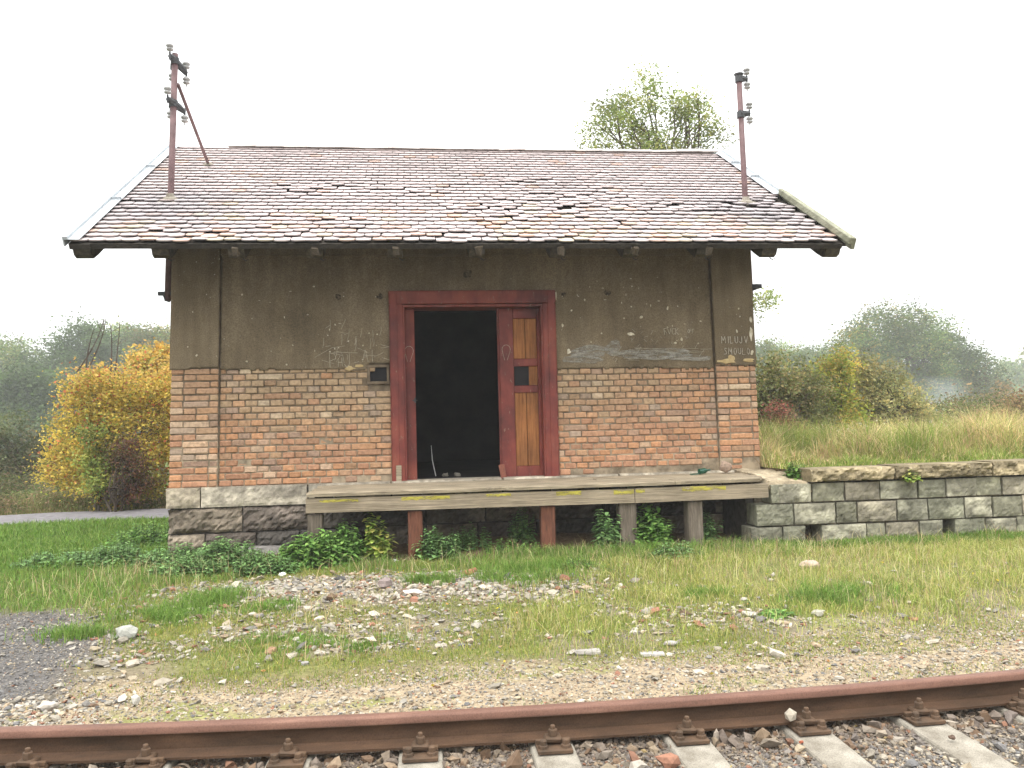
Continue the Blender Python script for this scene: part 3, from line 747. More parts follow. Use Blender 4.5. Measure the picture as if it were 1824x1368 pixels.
for k in range(70):
    x, z = rng.uniform(2.3, 3.55), rng.uniform(2.25, 2.42); L = rng.uniform(.05, .22); th = rng.choice([0, .1, -.1, 1.2, 0])+rng.normal(0, .08)
    stroke(mb, [(x, z), (x+L*math.cos(th), z+L*math.sin(th)*.5)], YW-.0055, .003)
for k in range(24):
    x, z = rng.uniform(2.6, 3.5), rng.uniform(2.42, 2.62); th = rng.uniform(0, 3); L = rng.uniform(.02, .06)
    stroke(mb, [(x, z), (x+L*math.cos(th), z+L*math.sin(th))], YW-.003, .0022)
mb.build('scratch_marks', 'scratch', shed, attr=False)
# chalk rings scratched on the door stiles
mb = MB()
for cx, cy, cz in ((1.105, 9.922, 2.43), (-.06, 9.927, 2.43)):
    a_ = np.linspace(-.3, 3.6, 12); stroke(mb, [(cx+.05*math.cos(t), cz+.055*math.sin(t)) for t in a_], cy, .004)
    stroke(mb, [(cx-.048, cz-.02), (cx-.02, cz-.13)], cy, .003); stroke(mb, [(cx+.048, cz-.02), (cx+.01, cz-.13)], cy, .003)
mb.build('scratch_marks', 'scratch', shed, attr=False)

# ------------------------------------------------------------------ roof masts
def insulator(mb, c, s_=1.0, down=False):
    s_ *= 1.25
    sg = -1 if down else 1
    prof = [(.006, 0), (.006, .03), (.032, .032), (.036, .045), (.022, .052), (.018, .062), (.036, .068), (.038, .082), (.02, .1), (.0, .104)]
    mb.lathe([(r_*s_, z*s_*sg) for r_, z in (prof if not down else prof)], c, n=12)
def mast(name, label, base, top, side_arms, brace=None, lower=3.08):
    t = thing(name, label, 'mast', base, None)
    b0 = np.array(base, float); t0 = np.array(top, float); d = (t0-b0)/(t0[2]-b0[2])
    bot = b0 + d*(lower-b0[2])
    mb = MB(); mb.tube([bot, t0], .036, 14); mb.build('pole', 'mastpaint', t, smooth=True)
    mb = MB(); mb.lathe([(.10, 0), (.085, .03), (.05, .05), (.04, .09)], b0 + np.array([0, 0, -.005]), axis=(0, -.3, 1), n=12)
    mb.box(b0+(-.13, -.12, -.004), b0+(.15, .1, .012), .004, .002, rot=rotm('X', .545)); mb.build('base_flashing', 'concrete', t)
    mb = MB(); zb = 3.165; p = b0+d*(zb-b0[2]); sx = -1 if b0[0] < 0 else 1
    if sx < 0:
        mb.box((p[0]-.11, p[1]-.02, zb-.02), (p[0]+.16, p[1]+.02, zb+.025), .003); mb.tube([(p[0]-.04, p[1]-.03, zb-.02), (p[0]-.02, p[1]-.03, zb-.08), (p[0]+.03, p[1]-.03, zb-.10)], .01, 6)
    else: mb.box((p[0]-.16, p[1]-.32, zb-.02), (p[0]+.02, p[1]-.28, zb+.03), .003); mb.box((p[0]-.005, p[1]-.3, zb-.015), (p[0]+.015, p[1]+.03, zb+.02))
    mb.build('wall_bracket', 'iron', t)
    if brace is not None:
        q0, q1 = brace; mb = MB(); mb.tube([q0, q1], .021, 10); br = mb.build('brace', 'mastpaint', t, smooth=True)
        mb = MB(); mb.lathe([(.08, 0), (.07, .02), (.03, .04)], q1, axis=(0, -.3, 1), n=10); mb.box(np.array(q1)+(-.14, -.08, -.03), np.array(q1)+(.16, .08, -.012), rot=rotm('X', .545)); mb.build('base_flashing', 'concrete', br)
    for (z, arms) in side_arms:
        p = b0+d*(z-b0[2]); mb = MB()
        mb.tube([p-(0, 0, .04), p+(0, 0, .04)], .05, 12)
        ibs = []
        for (dx, dy, dz, isup) in arms:
            e = p+np.array([dx, dy, dz])
            mb.tube([p, p+(e-p)*.5+(0, 0, .005), e], [.05, .042, .028], 6); mb.tube([e-(0, 0, .045), e+(0, 0, .045)], .013, 6)
            if isup in (1, 2):
                ib = MB(); insulator(ib, e+(0, 0, .03), .95); ibs.append(ib)
            if isup in (0, 2): mb.tube([e-(0, 0, .035), e-(0, 0, .07)], .006, 5); ib = MB(); insulator(ib, e-(0, 0, .16), .95); ibs.append(ib)
        ar = mb.build('cross_arm', 'iron', t, smooth=False)
        for ib in ibs: ib.build('insulator', 'porcelain', ar, smooth=True)
    return t
mast('roof_mast', 'reddish steel insulator mast with a slanting brace, rising through the left end of the roof', (-2.837, 10.129, 4.282), (-2.775, 10.129, 6.06),
     [(5.97, [(-.03, -.10, .02, 1), (.10, .12, -.10, 2), (-.045, .05, -.09, 0)]), (5.45, [(-.04, -.10, .02, 1), (.10, .10, -.06, 0), (-.05, .05, -.03, 0)])],
     ((-2.745, 10.13, 5.69), (-2.724, 11.515, 5.14)))
tm = mast('roof_mast', 'reddish steel insulator mast without a brace, rising through the right end of the roof', (4.288, 10.157, 4.299), (4.262, 10.157, 6.0),
     [(5.93, [(.12, .03, .015, 2)]), (5.46, [(.13, .03, .03, 2), (-.03, -.05, 0, 9)])])
mb = MB(); mb.lathe([(.02, -.04), (.06, -.01), (.062, .0), (.0, .01)], (4.262, 10.157, 6.0), n=14); mb.build('cap', 'iron', tm)

# ------------------------------------------------------------------ loading deck
deck = thing('loading_deck', 'weathered timber loading deck on short posts below the doorway', 'deck', (1.3, 9.2, .1))
DZ = .878
mb = MB()
pl_y = [8.66, 8.90, 9.13, 9.36, 9.58, 9.80]
for k, (a_, b_) in enumerate(zip(pl_y[:-1], pl_y[1:])):
    cuts = [-1.10+.02*k, 3.83] if k % 2 else [-1.12, 1.6+.2*k, 3.79]
    if k == 0: cuts = [-1.12, 2.75, 3.72]
    for x0, x1 in zip(cuts[:-1], cuts[1:]):
        n_ = max(8, int((x1-x0)/.05)); xs = np.linspace(x0+.003, x1-.003, n_)
        dzz = rng.normal(0, .003)
        yf = a_+.004 + (.014*(fbm(xs*5, xs*0+k, 90)-.5) if k == 0 else 0*xs) - (.03*ss(.6, .75, fbm(xs*2.3, xs*0, 95)) * -1 if k == 0 else 0)
        zt = DZ + dzz + .004*(fbm(xs*3, xs*0+k, 92)-.5); V = []
        for prof in ((yf, zt-.042), (yf-.002, zt-.012), (yf+.010, zt), (0*xs+b_-.006, zt), (0*xs+b_-.004, zt-.042)): V.append(np.stack([xs, prof[0], prof[1]+0*xs], -1))
        V = np.concatenate(V); i = np.arange(n_-1); Fs = []
        for q in range(5): Fs.append(np.stack([q*n_+i, q*n_+i+1, ((q+1) % 5)*n_+i+1, ((q+1) % 5)*n_+i], -1)[:, ::-1])
        mb.add(V, Fs + [np.array([[q*n_ for q in range(5)], [q*n_+n_-1 for q in range(4, -1, -1)]])])
mb.build('deck_planks', 'deckwood', deck)
def fascia(x0, x1, zt0, zt1, zb0, zb1, y):
    mb = MB(); n_ = 40; xs = np.linspace(x0, x1, n_); t = (xs-x0)/(x1-x0)
    zt = zt0+(zt1-zt0)*t+.004*(fbm(xs*4, xs*0, 3)-.5); zb = zb0+(zb1-zb0)*t+.004*(fbm(xs*3, xs*0, 5)-.5)
    V = np.concatenate([np.stack([xs, 0*xs+y, zb], -1), np.stack([xs, 0*xs+y+.001, zt], -1), np.stack([xs, 0*xs+y+.045, zt], -1), np.stack([xs, 0*xs+y+.045, zb], -1)]); i = np.arange(n_-1)
    mb.add(V, [np.stack([q*n_+i, q*n_+i+1, ((q+1) % 4)*n_+i+1, ((q+1) % 4)*n_+i], -1) for q in range(4)] + [np.array([[3*n_, 2*n_, n_, 0], [n_-1, 2*n_-1, 3*n_-1, 4*n_-1]])])
    return mb
f1 = fascia(-1.128, 2.308, .822, .808, .675, .658, 8.685).build('front_board', 'fasciawood', deck)
f2 = fascia(2.314, 3.80, .812, .814, .655, .664, 8.682).build('front_board', 'fasciawood', deck)
def ymark(x0, x1, z0, z1, y, par):
    mb = MB(); n_ = 14; xs = np.linspace(x0, x1, n_); j1 = rng.normal(0, .004, n_); j2 = rng.normal(0, .004, n_)
    V = np.concatenate([np.stack([xs, 0*xs+y, z0+j1], -1), np.stack([xs, 0*xs+y, z1+j2*.3], -1)]); i = np.arange(n_-1)
    mb.add(V, [np.stack([i, i+1, i+1+n_, i+n_], -1)]); mb.build('yellow_paint_mark', 'yellowpaint', par, attr=False)
for x0, x1, z0, z1 in ((-.99, -.60, .80, .845), (-.16, .34, .79, .84), (.72, .98, .80, .842), (1.46, 1.73, .785, .83), (2.08, 2.30, .775, .82)): ymark(x0, x1, z0-.02, min(z1-.02, .806), 8.6825, f1)
for x0, x1, z0, z1 in ((2.32, 2.42, .775, .81), (2.83, 3.32, .77, .82)): ymark(x0, x1, z0-.01, z1-.01, 8.6795, f2)
for x0, x1, mt, y in ((-1.115, -.965, 'postwood', 8.71), (-.10, .045, 'redpost', 8.72), (1.30, 1.455, 'redpost', 8.72), (2.15, 2.33, 'postwood', 8.72), (2.90, 3.07, 'postwood', 8.72)):
    mb = MB(); mb.box((x0, y, 0.0), (x1, y+.15, .655 if x0 < 2.3 else .65), .012, .004); mb.build('post', mt, deck)
for x in (-1.0, .0, 1.37, 2.2, 3.0):
    mb = MB(); mb.box((x-.05, 8.75, .66), (x+.05, 9.74, .83), .006); mb.build('joist', 'darkwood', deck)

# ------------------------------------------------------------------ platform retaining wall
pw = thing('platform_wall', 'grey-green stone block retaining wall of the old platform, right of the timber deck', 'wall', (5.6, 8.8, .1))
mb = MB(); k = 0
WC = [(.23, .22, .165), (.205, .20, .145), (.25, .235, .175), (.22, .21, .15), (.24, .215, .16)]
def px2x(px): return 3.831 + (px-1372)/(1800-1372)*(6.66-3.831)
rows = [(.592, .80, [1372, 1384, 1444, 1501, 1564, 1632, 1682, 1739, 1785, 1840, 1900, 1960, 2030, 2100, 2180, 2250], 8.70, .008),
        (.350, .585, [1345, 1410, 1484, 1521, 1592, 1648, 1714, 1765, 1820, 1880, 1950, 2010, 2080, 2150, 2250], 8.69, .010),
        (.15, .343, [1335, 1390, 1430, None, 1457, 1537, 1571, 1631, 1674, None, 1694, 1751, 1808, 1870, 1940, 2010, 2100, 2250], 8.695, .012),
        (-.1, .145, [1360, 1450, 1540, 1640, 1730, 1840, 1950, 2060, 2250], 8.67, .04)]
for z0, z1, cuts, yf, bl in rows:
    for c0, c1 in zip(cuts[:-1], cuts[1:]):
        if c0 is None or c1 is None: continue
        k += 1; a_, b_ = px2x(c0), px2x(c1)
        if b_-a_ < .1: b_ = a_+.1
        faced_block(mb, a_+.007, b_-.007, z0+.005+rng.normal(0, .002), z1-.005+rng.normal(0, .003), yf+rng.normal(0, .006), .28, bl, .035, np.array(WC[k % 5])*rng.normal(.95, .06), 100+k, .025)
mb.box((3.75, 8.96, -.1), (9.6, 8.985, .80), col=(.1, .085, .06))
for z in (.589, .347): mb.box((3.85, 8.74, z-.006), (9.6, 8.95, z+.006), col=(.2, .17, .12))
mb.box((3.66, 8.99, -.1), (3.74, 9.7, .8), col=(.08, .07, .06))
mb.build('stone_blocks', 'block', pw)
# coping: weathered crumbly concrete slabs with earth
mb = MB(); cc = [(4.27, 5.25), (5.255, 6.42), (6.425, 8.0), (8.0, 9.6)]
for q, (a_, b_) in enumerate(cc): faced_block(mb, a_, b_, .815, .955+.01*q, 8.66, .36, .015, .10, (.22, .18, .11), 300+q, .018)
for q, (a_, b_) in enumerate(cc):
    xs = np.arange(a_, b_, .04); ys = np.linspace(8.70, 9.05, 9); X, Y = np.meshgrid(xs, ys, indexing='ij')
    Z = .945+.01*q - .02*((Y-8.85)/.2)**2*(Y < 8.85) + .03*(fbm(X*8, Y*8, 310)-.5); n1, n2 = X.shape; i, j = np.meshgrid(np.arange(n1-1), np.arange(n2-1), indexing='ij')
    mb.add(np.stack([X, Y, Z], -1).reshape(-1, 3), [np.stack([i*n2+j, (i+1)*n2+j, (i+1)*n2+j+1, i*n2+j+1], -1).reshape(-1, 4)], np.array([.22, .19, .11])*(.5+1.0*fbm(X*8, Y*8, 312)).reshape(-1, 1))
mb.build('coping', 'block', pw)
# crumbled mortar ramp at the end of the deck
mb = MB(); xs = np.arange(3.82, 4.42, .025); ys = np.arange(8.72, 9.85, .03); X, Y = np.meshgrid(xs, ys, indexing='ij')
Z = .83 + .07*ss(8.75, 9.4, Y) - .12*ss(4.24, 4.42, X)*ss(8.9, 8.75, Y) + .05*(fbm(X*9, Y*9, 320)-.5) + .015*(fbm(X*40, Y*40, 322)-.5); Z[:, 0] = .70; Z[0] = .78
n1, n2 = X.shape; i, j = np.meshgrid(np.arange(n1-1), np.arange(n2-1), indexing='ij')
mb.add(np.stack([X, Y, Z], -1).reshape(-1, 3), [np.stack([i*n2+j, (i+1)*n2+j, (i+1)*n2+j+1, i*n2+j+1], -1).reshape(-1, 4)], np.array([.34, .28, .19])*(.5+1.0*fbm(X*10, Y*10, 324)).reshape(-1, 1))
mb.build('crumbled_mortar', 'block', pw)

# ------------------------------------------------------------------ track
rail = None
prof = [(-.0625, .02), (.0625, .02), (.0625, .031), (.030, .041), (.009, .052), (.007, .075), (.007, .110), (.011, .122), (.0335, .130), (.0335, .158), (.028, .166), (.014, .1695), (-.014, .1695), (-.028, .166), (-.0335, .158), (-.0335, .130), (-.011, .122), (-.007, .110), (-.007, .075), (-.009, .052), (-.030, .041), (-.0625, .031)]
xs = np.arange(-8, 10.01, .2); yc = rail_y(xs); dx_ = np.gradient(yc, xs); nrm = np.stack([-dx_, np.ones_like(dx_)], -1); nrm /= np.linalg.norm(nrm, axis=1)[:, None]
k = len(prof); V = []
for q in range(len(xs)):
    for a_, b_ in prof: V.append((xs[q]+nrm[q, 0]*a_, yc[q]+nrm[q, 1]*a_, b_))
i = np.arange(len(xs)-1)[:, None]*k; j = np.arange(k)[None]; j2 = (j+1) % k
mb = MB(); mb.add(V, [np.stack([i+j, i+k+j, i+k+j2, i+j2], -1).reshape(-1, 4), np.arange(k)[None], (np.arange(k)+(len(xs)-1)*k)[::-1][None]])
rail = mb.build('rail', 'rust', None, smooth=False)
bm = bmesh.new(); bm.from_mesh(rail.data); bmesh.ops.recalc_face_normals(bm, faces=bm.faces)
for f in bm.faces: f.smooth = True
bm.to_mesh(rail.data); bm.free()
rail.data.set_sharp_from_angle(angle=R(50))
tag(rail, 'long rusty brown steel rail running across the foreground on concrete sleepers', 'rail')
sl_x = [-1.80, -1.263, -.614, -.004, .621, 1.277, 1.889, 2.497, 3.095]
sl_words = ['concrete sleeper with the leftmost rusty rail plate, its slab below the picture', 'concrete sleeper under the second rusty rail plate from the left', 'concrete sleeper showing a grey sliver under the third rusty plate',
            'pale concrete sleeper pointing straight towards the viewer, fourth plate from the left', 'broad pale concrete sleeper just left of the picture centre line of the gravel', 'concrete sleeper between the wide gravel bay and the white stone on the rail',
            'concrete sleeper beside the white stone on the rail, red shard at its edge', 'long slanting concrete sleeper with a small brown stone on its edge', 'concrete sleeper cut off by the right edge of the picture']
sl_words[4] = 'fifth concrete sleeper from the left, just right of the one pointing at the viewer'
sl = thing('railway_sleeper', 'x', 'sleeper', (0, 0, 0), 'concrete sleepers under the rail')
mb = MB()
def sleeper_mb(mb):
    prof = [(-.13, -.16), (-.102, .002), (.102, .002), (.13, -.16)]; ys = np.array([.47, .40, 0, -.35, -.75, -1.2, -1.9]); dz = np.array([-.01, 0, 0, -.012, -.035, -.05, -.05])
    V = [(a_*(1+.12*(y < -1)), y, b_+ (d if b_ > -.1 else 0)) for y, d in zip(ys, dz) for a_, b_ in prof]; k = 4
    i = np.arange(len(ys)-1)[:, None]*k; j = np.arange(k)[None]; j2 = (j+1) % k
    mb.add(V, [np.stack([i+j, i+k+j, i+k+j2, i+j2], -1).reshape(-1, 4)[:, ::-1], np.arange(k)[None], (np.arange(k)+(len(ys)-1)*k)[::-1][None]])
sleeper_mb(mb); body = mb.build('concrete_body', 'concrete', sl)
bv = body.modifiers.new('b', 'BEVEL'); bv.width = .012; bv.segments = 2
pb = MB(); pb.box((-.083, -.175, .002), (.083, .175, .020), .003, .0005)
for sy in (-1, 1):
    pb.box((-.083, sy*.085-.011, .02), (-.025, sy*.085+.011, .042), .003, .0005); pb.box((.025, sy*.085-.011, .02), (.083, sy*.085+.011, .042), .003, .0005)
plate = pb.build('base_plate', 'fastening', sl)
for sy in (-1, 1):
    cb = MB(); yy = sy*.085
    cb.box((-.042, min(yy-sy*.045, yy+sy*.03), .030), (.042, max(yy-sy*.045, yy+sy*.03), .056), .008, .001)
    cb.lathe([(.016, 0), (.016, .004), (.020, .004), (.020, .010)], (0, yy, .05), n=14)
    cb.build('clamp', 'fastening', plate)
    cb = MB(); cb.lathe([(.023, .0), (.023, .024), (.020, .028), (.013, .028), (.013, .042), (.010, .046)], (0, yy, .060), n=6); cb.build('nut', 'fastening', plate)
    for sx in (-1, 1):
        cb = MB(); q = sy*.135; cb.lathe([(.025, 0), (.023, .012), (.017, .015), (.017, .034), (.013, .038)], (sx*.054, q, .020), n=8); cb.build('screw', 'fastening', plate)
for k_, x in enumerate(sl_x):
    if k_ == 0: o = sl
    else:
        o = sl.copy(); COL.objects.link(o)
        for ch_ in list(sl.children):
            c = ch_.copy(); COL.objects.link(c); c.parent = o
            for g_ in ch_.children:
                d = g_.copy(); COL.objects.link(d); d.parent = c
    y = float(rail_y(x)); sg_ = float(rail_y(x+.01)-rail_y(x-.01))/.02
    o.location = (x, y, 0); o.rotation_euler = (0, 0, math.atan(sg_)*.6)
    o['label'] = sl_words[k_]

# ------------------------------------------------------------------ stones and gravel
def ico(sub=0):
    bm = bmesh.new(); bmesh.ops.create_icosphere(bm, subdivisions=1+sub, radius=1); bm.verts.ensure_lookup_table()
    V = np.array([v.co[:] for v in bm.verts]); F = np.array([[v.index for v in f.verts] for f in bm.faces]); bm.free(); return V, F
I0 = ico(0); I1 = ico(1); I2 = ico(2)
def rand_rot(n):
    q = rng.normal(size=(n, 4)); q /= np.linalg.norm(q, axis=1)[:, None]; w_, x, y, z = q.T
    return np.stack([1-2*(y*y+z*z), 2*(x*y-z*w_), 2*(x*z+y*w_), 2*(x*y+z*w_), 1-2*(x*x+z*z), 2*(y*z-x*w_), 2*(x*z-y*w_), 2*(y*z+x*w_), 1-2*(x*x+y*y)], -1).reshape(n, 3, 3)
def scatter(mb, P, size, cols, flat=.5, base=I0, sink=.35, jit=.30):
    n = len(P); V, F = base; k = len(V)
    v = V[None]*(1+rng.normal(0, jit, (n, k, 1)))
    sc_ = np.stack([rng.uniform(.7, 1.3, n), rng.uniform(.6, 1.1, n), rng.uniform(.45, .9, n)], -1)*size[:, None]
    v = v*sc_[:, None]; v = np.einsum('nij,nkj->nki', rand_rot(n), v); v[..., 2] *= flat
    lo_ = v[..., 2].min(1)
    v = v + P[:, None]; v[..., 2] += (-lo_*(1-sink))[:, None]*.9
    mb.add(v.reshape(-1, 3), [(F[None]+np.arange(n)[:, None, None]*k).reshape(-1, 3)], np.repeat(cols, k, 0))
SC = np.array([[.34, .31, .26], [.27, .24, .19], [.20, .185, .165], [.42, .37, .29], [.34, .26, .175], [.29, .14, .09], [.19, .125, .08], [.36, .30, .21], [.15, .145, .14], [.44, .40, .33]])
def pick(n, p): 
    p = np.array(p, float); return SC[rng.choice(len(SC), n, p=p/p.sum())]*rng.normal(.85, .14, (n, 1)).clip(.45, 1.3)
def sample(n, box, dens):
    X = rng.uniform(box[0], box[1], n); Y = rng.uniform(box[2], box[3], n); k = rng.random(n) < dens(X, Y); return X[k], Y[k]
def on_ground(x, y): return np.stack([x, y, gz(x, y)], -1)
def off_sleeper(x, y):
    k = np.ones(np.shape(x), bool)
    for sx_ in sl_x:
        y0 = float(rail_y(sx_)); sg_ = .6*math.atan((float(rail_y(sx_+.01))-float(rail_y(sx_-.01)))/.02)
        dx = (x-sx_)*math.cos(sg_)+(y-y0)*math.sin(sg_); k &= ~((np.abs(dx) < .112) & (y < y0+.2))
    return k
# ballast between the sleepers
mb = MB()
x, y = sample(75000, (-3.2, 4.6, 2.7, 4.25), lambda x, y: (y < rail_y(x)+.12) & off_sleeper(x, y))
sz = rng.lognormal(math.log(.0068), .42, len(x)).clip(.0035, .026)
def grime(c_, y_, x_):      # iron dust and oil darken the stones close to the rail
    t_ = ss(.55, .05, np.abs(y_-rail_y(x_)))[:, None]*.55; return c_*(1-t_) + np.array([[.12, .075, .045]])*t_
scatter(mb, on_ground(x, y), sz, grime(pick(len(x), [4, 5, 6, 2, 3, .7, 2.5, 2, 5, .5]), y, x), .8, sink=.2)
x, y = sample(1700, (-3.2, 4.6, 2.8, 4.12), lambda x, y: off_sleeper(x, y)*(y < rail_y(x)-.05)*(.25+.75*ss(.45, .6, fbm(x*2.2, y*3, 5))))
scatter(mb, on_ground(x, y)+(0, 0, .004), rng.lognormal(math.log(.019), .38, len(x)).clip(.010, .048), grime(pick(len(x), [3, 4, 3, 1, 2, 1.2, 5, 2, 2, .6]), y, x), .8, sink=.3, jit=.42)
x, y = sample(420, (-3.2, 4.6, 3.7, 4.12), lambda x, y: off_sleeper(x, y) & (np.abs(y-rail_y(x)+.12) < .09))
scatter(mb, on_ground(x, y)+(0, 0, .004), rng.uniform(.018, .038, len(x)), grime(pick(len(x), [3, 4, 3, 1, 3, 1.2, 6, 2, 2, 1]), y, x), .9, sink=.3, jit=.42)
tag(mb.build('ballast', 'stones'), kind='stuff')
# gravel beyond the rail
mb = MB(); E_ = masks
def dn(f): return lambda x, y: np.clip(f(masks(x, y), x, y), 0, 1)
x, y = sample(90000, (-4.5, 6.5, 4.15, 6.3), dn(lambda e, x, y: e['fine']*.75))
scatter(mb, on_ground(x, y), rng.lognormal(math.log(.0055), .45, len(x)).clip(.003, .018), pick(len(x), [3, 3, 2, 3, 4, 1, 1, 4, 1, 1.5]), .7, sink=.4)
x, y = sample(40000, (-4.8, -1.2, 4.4, 7.2), dn(lambda e, x, y: e['dark']*.8))
scatter(mb, on_ground(x, y), rng.lognormal(math.log(.0055), .4, len(x)).clip(.003, .014), pick(len(x), [1, 2, 5, .3, .5, .2, .5, .5, 7, .3]), .7, sink=.4)
x, y = sample(5200, (-4.5, -1.5, 4.15, 5.1), lambda x, y: ss(.95, .5, y-rail_y(x)+.15*(fbm(x*3, y*3, 4)-.5))*ss(-1.5, -2.1, x))
scatter(mb, on_ground(x, y), rng.lognormal(math.log(.0115), .45, len(x)).clip(.005, .04), pick(len(x), [5, 4, 2, 3, 2, .8, .7, 2, 1, 3]), .6, sink=.3)
x, y = sample(48000, (-3.0, 3.0, 5.6, 8.5), dn(lambda e, x, y: e['rubble']**1.5*.75))
scatter(mb, on_ground(x, y), rng.lognormal(math.log(.0125), .5, len(x)).clip(.006, .05), pick(len(x), [5, 4, 2, 4, 3, 2.2, 1, 3, .7, 2.5]), .55, sink=.3)
x, y = sample(3600, (-3.5, 6.5, 4.3, 7.2), dn(lambda e, x, y: (.25+.5*ss(.45, .65, fbm(x*1.9, y*2.6, 15)))*(1-e['lush'])))
scatter(mb, on_ground(x, y), rng.lognormal(math.log(.015), .5, len(x)).clip(.006, .05), pick(len(x), [6, 5, 2, 4, 2, .8, .5, 3, .7, 3.5]), .5, sink=.25)
tag(mb.build('gravel', 'stones'), kind='stuff')
def stone(name, label, cat, x, y, s_, col, z=None, base=I1, sc_=(1, .8, .6), rz=0, group=None, mat='stones', jit=.13):
    V, F = base; v = V*(1+rng.normal(0, jit, (len(V), 1)))*np.array(sc_)*s_; v = v @ rotm('Z', rz).T
    zz = (float(gz(x, y)) if z is None else z); v = v + np.array([x, y, zz - v[:, 2].min() - .12*s_*(z is None)])
    mb = MB(); mb.add(v, [F], np.array(col)*.78); o = mb.build(name, mat); return tag(o, label, cat, group)
def slab(name, label, cat, x, y, dims, col, rz=0, tilt=0, z=None, mat='stones', rx=0):
    mb = MB(); zz = float(gz(x, y)) if z is None else z
    Mx = rotm('Z', rz) @ rotm('Y', tilt) @ rotm('X', rx)
    mb.box((x-dims[0]/2, y-dims[1]/2, zz-.004), (x+dims[0]/2, y+dims[1]/2, zz-.004+dims[2]), min(dims)*.25, min(dims)*.09, np.array(col)*.8, Mx)
    return tag(mb.build(name, mat), label, cat)
stone('rock', 'pale pinkish rock lying in the yellow-green grass before the platform wall', 'rock', 3.59, 7.36, .085, (.52, .40, .31), sc_=(1.15, .7, .55), base=I2, jit=.05)
stone('rock', 'off-white angular stone leaning against the rail beside a rusty plate', 'rock', 1.80, 3.965, .036, (.42, .37, .29), z=.045, sc_=(1, .8, .9), base=I0, jit=.16)
stone('rock', 'small dark brown stone lying on the edge of a concrete sleeper', 'rock', 2.485, 3.72, .017, (.13, .085, .06), z=.003)
slab('brick_fragment', 'orange-red brick shard lying at the edge of a concrete sleeper', 'brick shard', 1.785, 3.82, (.045, .014, .012), (.42, .13, .07), .9, .3, z=.0)
slab('brick_fragment', 'reddish-brown brick piece at the bottom edge by the slanting sleepers', 'brick shard', 1.72, 3.40, (.09, .05, .035), (.27, .15, .11), .4, .1, z=-.02)
slab('brick_fragment', 'tilted orange-brown brick piece behind the pale rubble in the grass', 'brick shard', .47, 7.75, (.14, .06, .05), (.34, .17, .09), -.4, -.35)
slab('brick_fragment', 'flat brick piece in the yellowish grass left of the rail centre', 'brick shard', -.98, 5.72, (.075, .06, .03), (.33, .2, .12), 1.2, -.3)
slab('brick_fragment', 'long rusty-red brick sliver beside the small grass tuft left of the rubble', 'brick shard', -1.85, 7.1, (.11, .04, .03), (.38, .17, .09), .2)
slab('concrete_slab_piece', 'long flat grey slab piece right of centre in the gravelly grass', 'slab', 1.06, 5.28, (.17, .06, .03), (.40, .37, .33), .05)
slab('concrete_slab_piece', 'thin grey slab piece in the gravelly grass, right of the longer one', 'slab', 1.46, 5.18, (.15, .07, .018), (.44, .41, .38), -.1)
slab('concrete_slab_piece', 'small grey slab with a shaded front face in the short mossy grass', 'slab', -.72, 5.42, (.045, .035, .022), (.36, .34, .32), .4)
stone('rock', 'large pale rounded stone in the gravel at the lower left', 'rock', -2.02, 4.86, .045, (.55, .5, .43), sc_=(1.2, .7, .6))
stone('rock', 'upright pointed whitish stone near the rail at the lower left', 'rock', -1.56, 4.85, .032, (.58, .56, .5), sc_=(.7, .6, 1.1))
stone('rock', 'flat whitish stone in the rubble in front of the deck', 'rock', -.05, 6.95, .075, (.62, .57, .5), sc_=(1.2, .6, .35), rz=-.3)
stone('rock', 'reddish-grey boulder-like stone lying in the middle of the rubble', 'rock', -.28, 7.15, .06, (.3, .24, .22), sc_=(1, .8, .8))
stone('rock', 'pale stone on the dark gravel edge at the left, beside a rusty sliver', 'rock', -2.05, 6.2, .075, (.40, .40, .35), sc_=(1, .7, .7))
stone('rock', 'grey stone half sunk in the tan gravel just above the rail, right of centre', 'rock', 1.63, 5.35, .035, (.42, .39, .36), sc_=(1.2, .8, .5))
stone('rock', 'grey-green stone at the edge of the dry grass on the right', 'rock', 2.9, 5.85, .045, (.40, .38, .3), sc_=(1.1, .8, .6))
stone('rock', 'pale rubble stone lying on the deck end against the brick pillar', 'rock', 3.66, 9.55, .08, (.36, .26, .19), z=.885, sc_=(1.0, .6, .85), base=I1, jit=.14)
mb = MB()
mb.box((3.16, 9.36, .886), (3.27, 9.40, .90), .004, .003, rot=rotm('Z', .3)); mb.lathe([(.035, 0), (.033, .08), (.012, .12), (.012, .15)], (3.30, 9.46, .915), axis=(1, .25, .1), n=12)
tag(mb.build('broken_bottle', 'bottleglass', attr=False), 'broken green glass bottle on the deck against the right brick wall', 'bottle')
def crumple(name, label, cat, x, y, s_, z=None, mat='paper'):
    V, F = I1; v = V*(1+rng.normal(0, .35, (len(V), 1)))*np.array([1, .7, .7])*s_; zz = float(gz(x, y)) if z is None else z
    mb = MB(); mb.add(v+np.array([x, y, zz+.5*s_]), [F]); tag(mb.build(name, mat, attr=False), label, cat)
crumple('paper_scrap', 'crumpled white paper at the edge of the nettles above the rubble', 'paper', -1.27, 8.05, .03)
crumple('paper_scrap', 'small white scrap in the grass beside the leafy clump under the deck', 'paper', -.24, 8.72, .025)
mb = MB(); mb.tube([(.25, 10.9, .872), (.21, 10.95, 1.08), (.20, 11.0, 1.27)], [.007, .006, .003], 5)
tag(mb.build('stick', 'paper', attr=False), 'thin white stick standing up on the dark floor inside the doorway', 'stick')
for q, (x, lab) in enumerate(((.37, 'crumpled pale rubbish on the dark floor inside the doorway, left heap'), (.52, 'crumpled pale rubbish on the dark floor inside the doorway, right heap'))): crumple('rubbish', lab, 'rubbish', x, 10.75, .035+.01*q, .868, 'concrete')
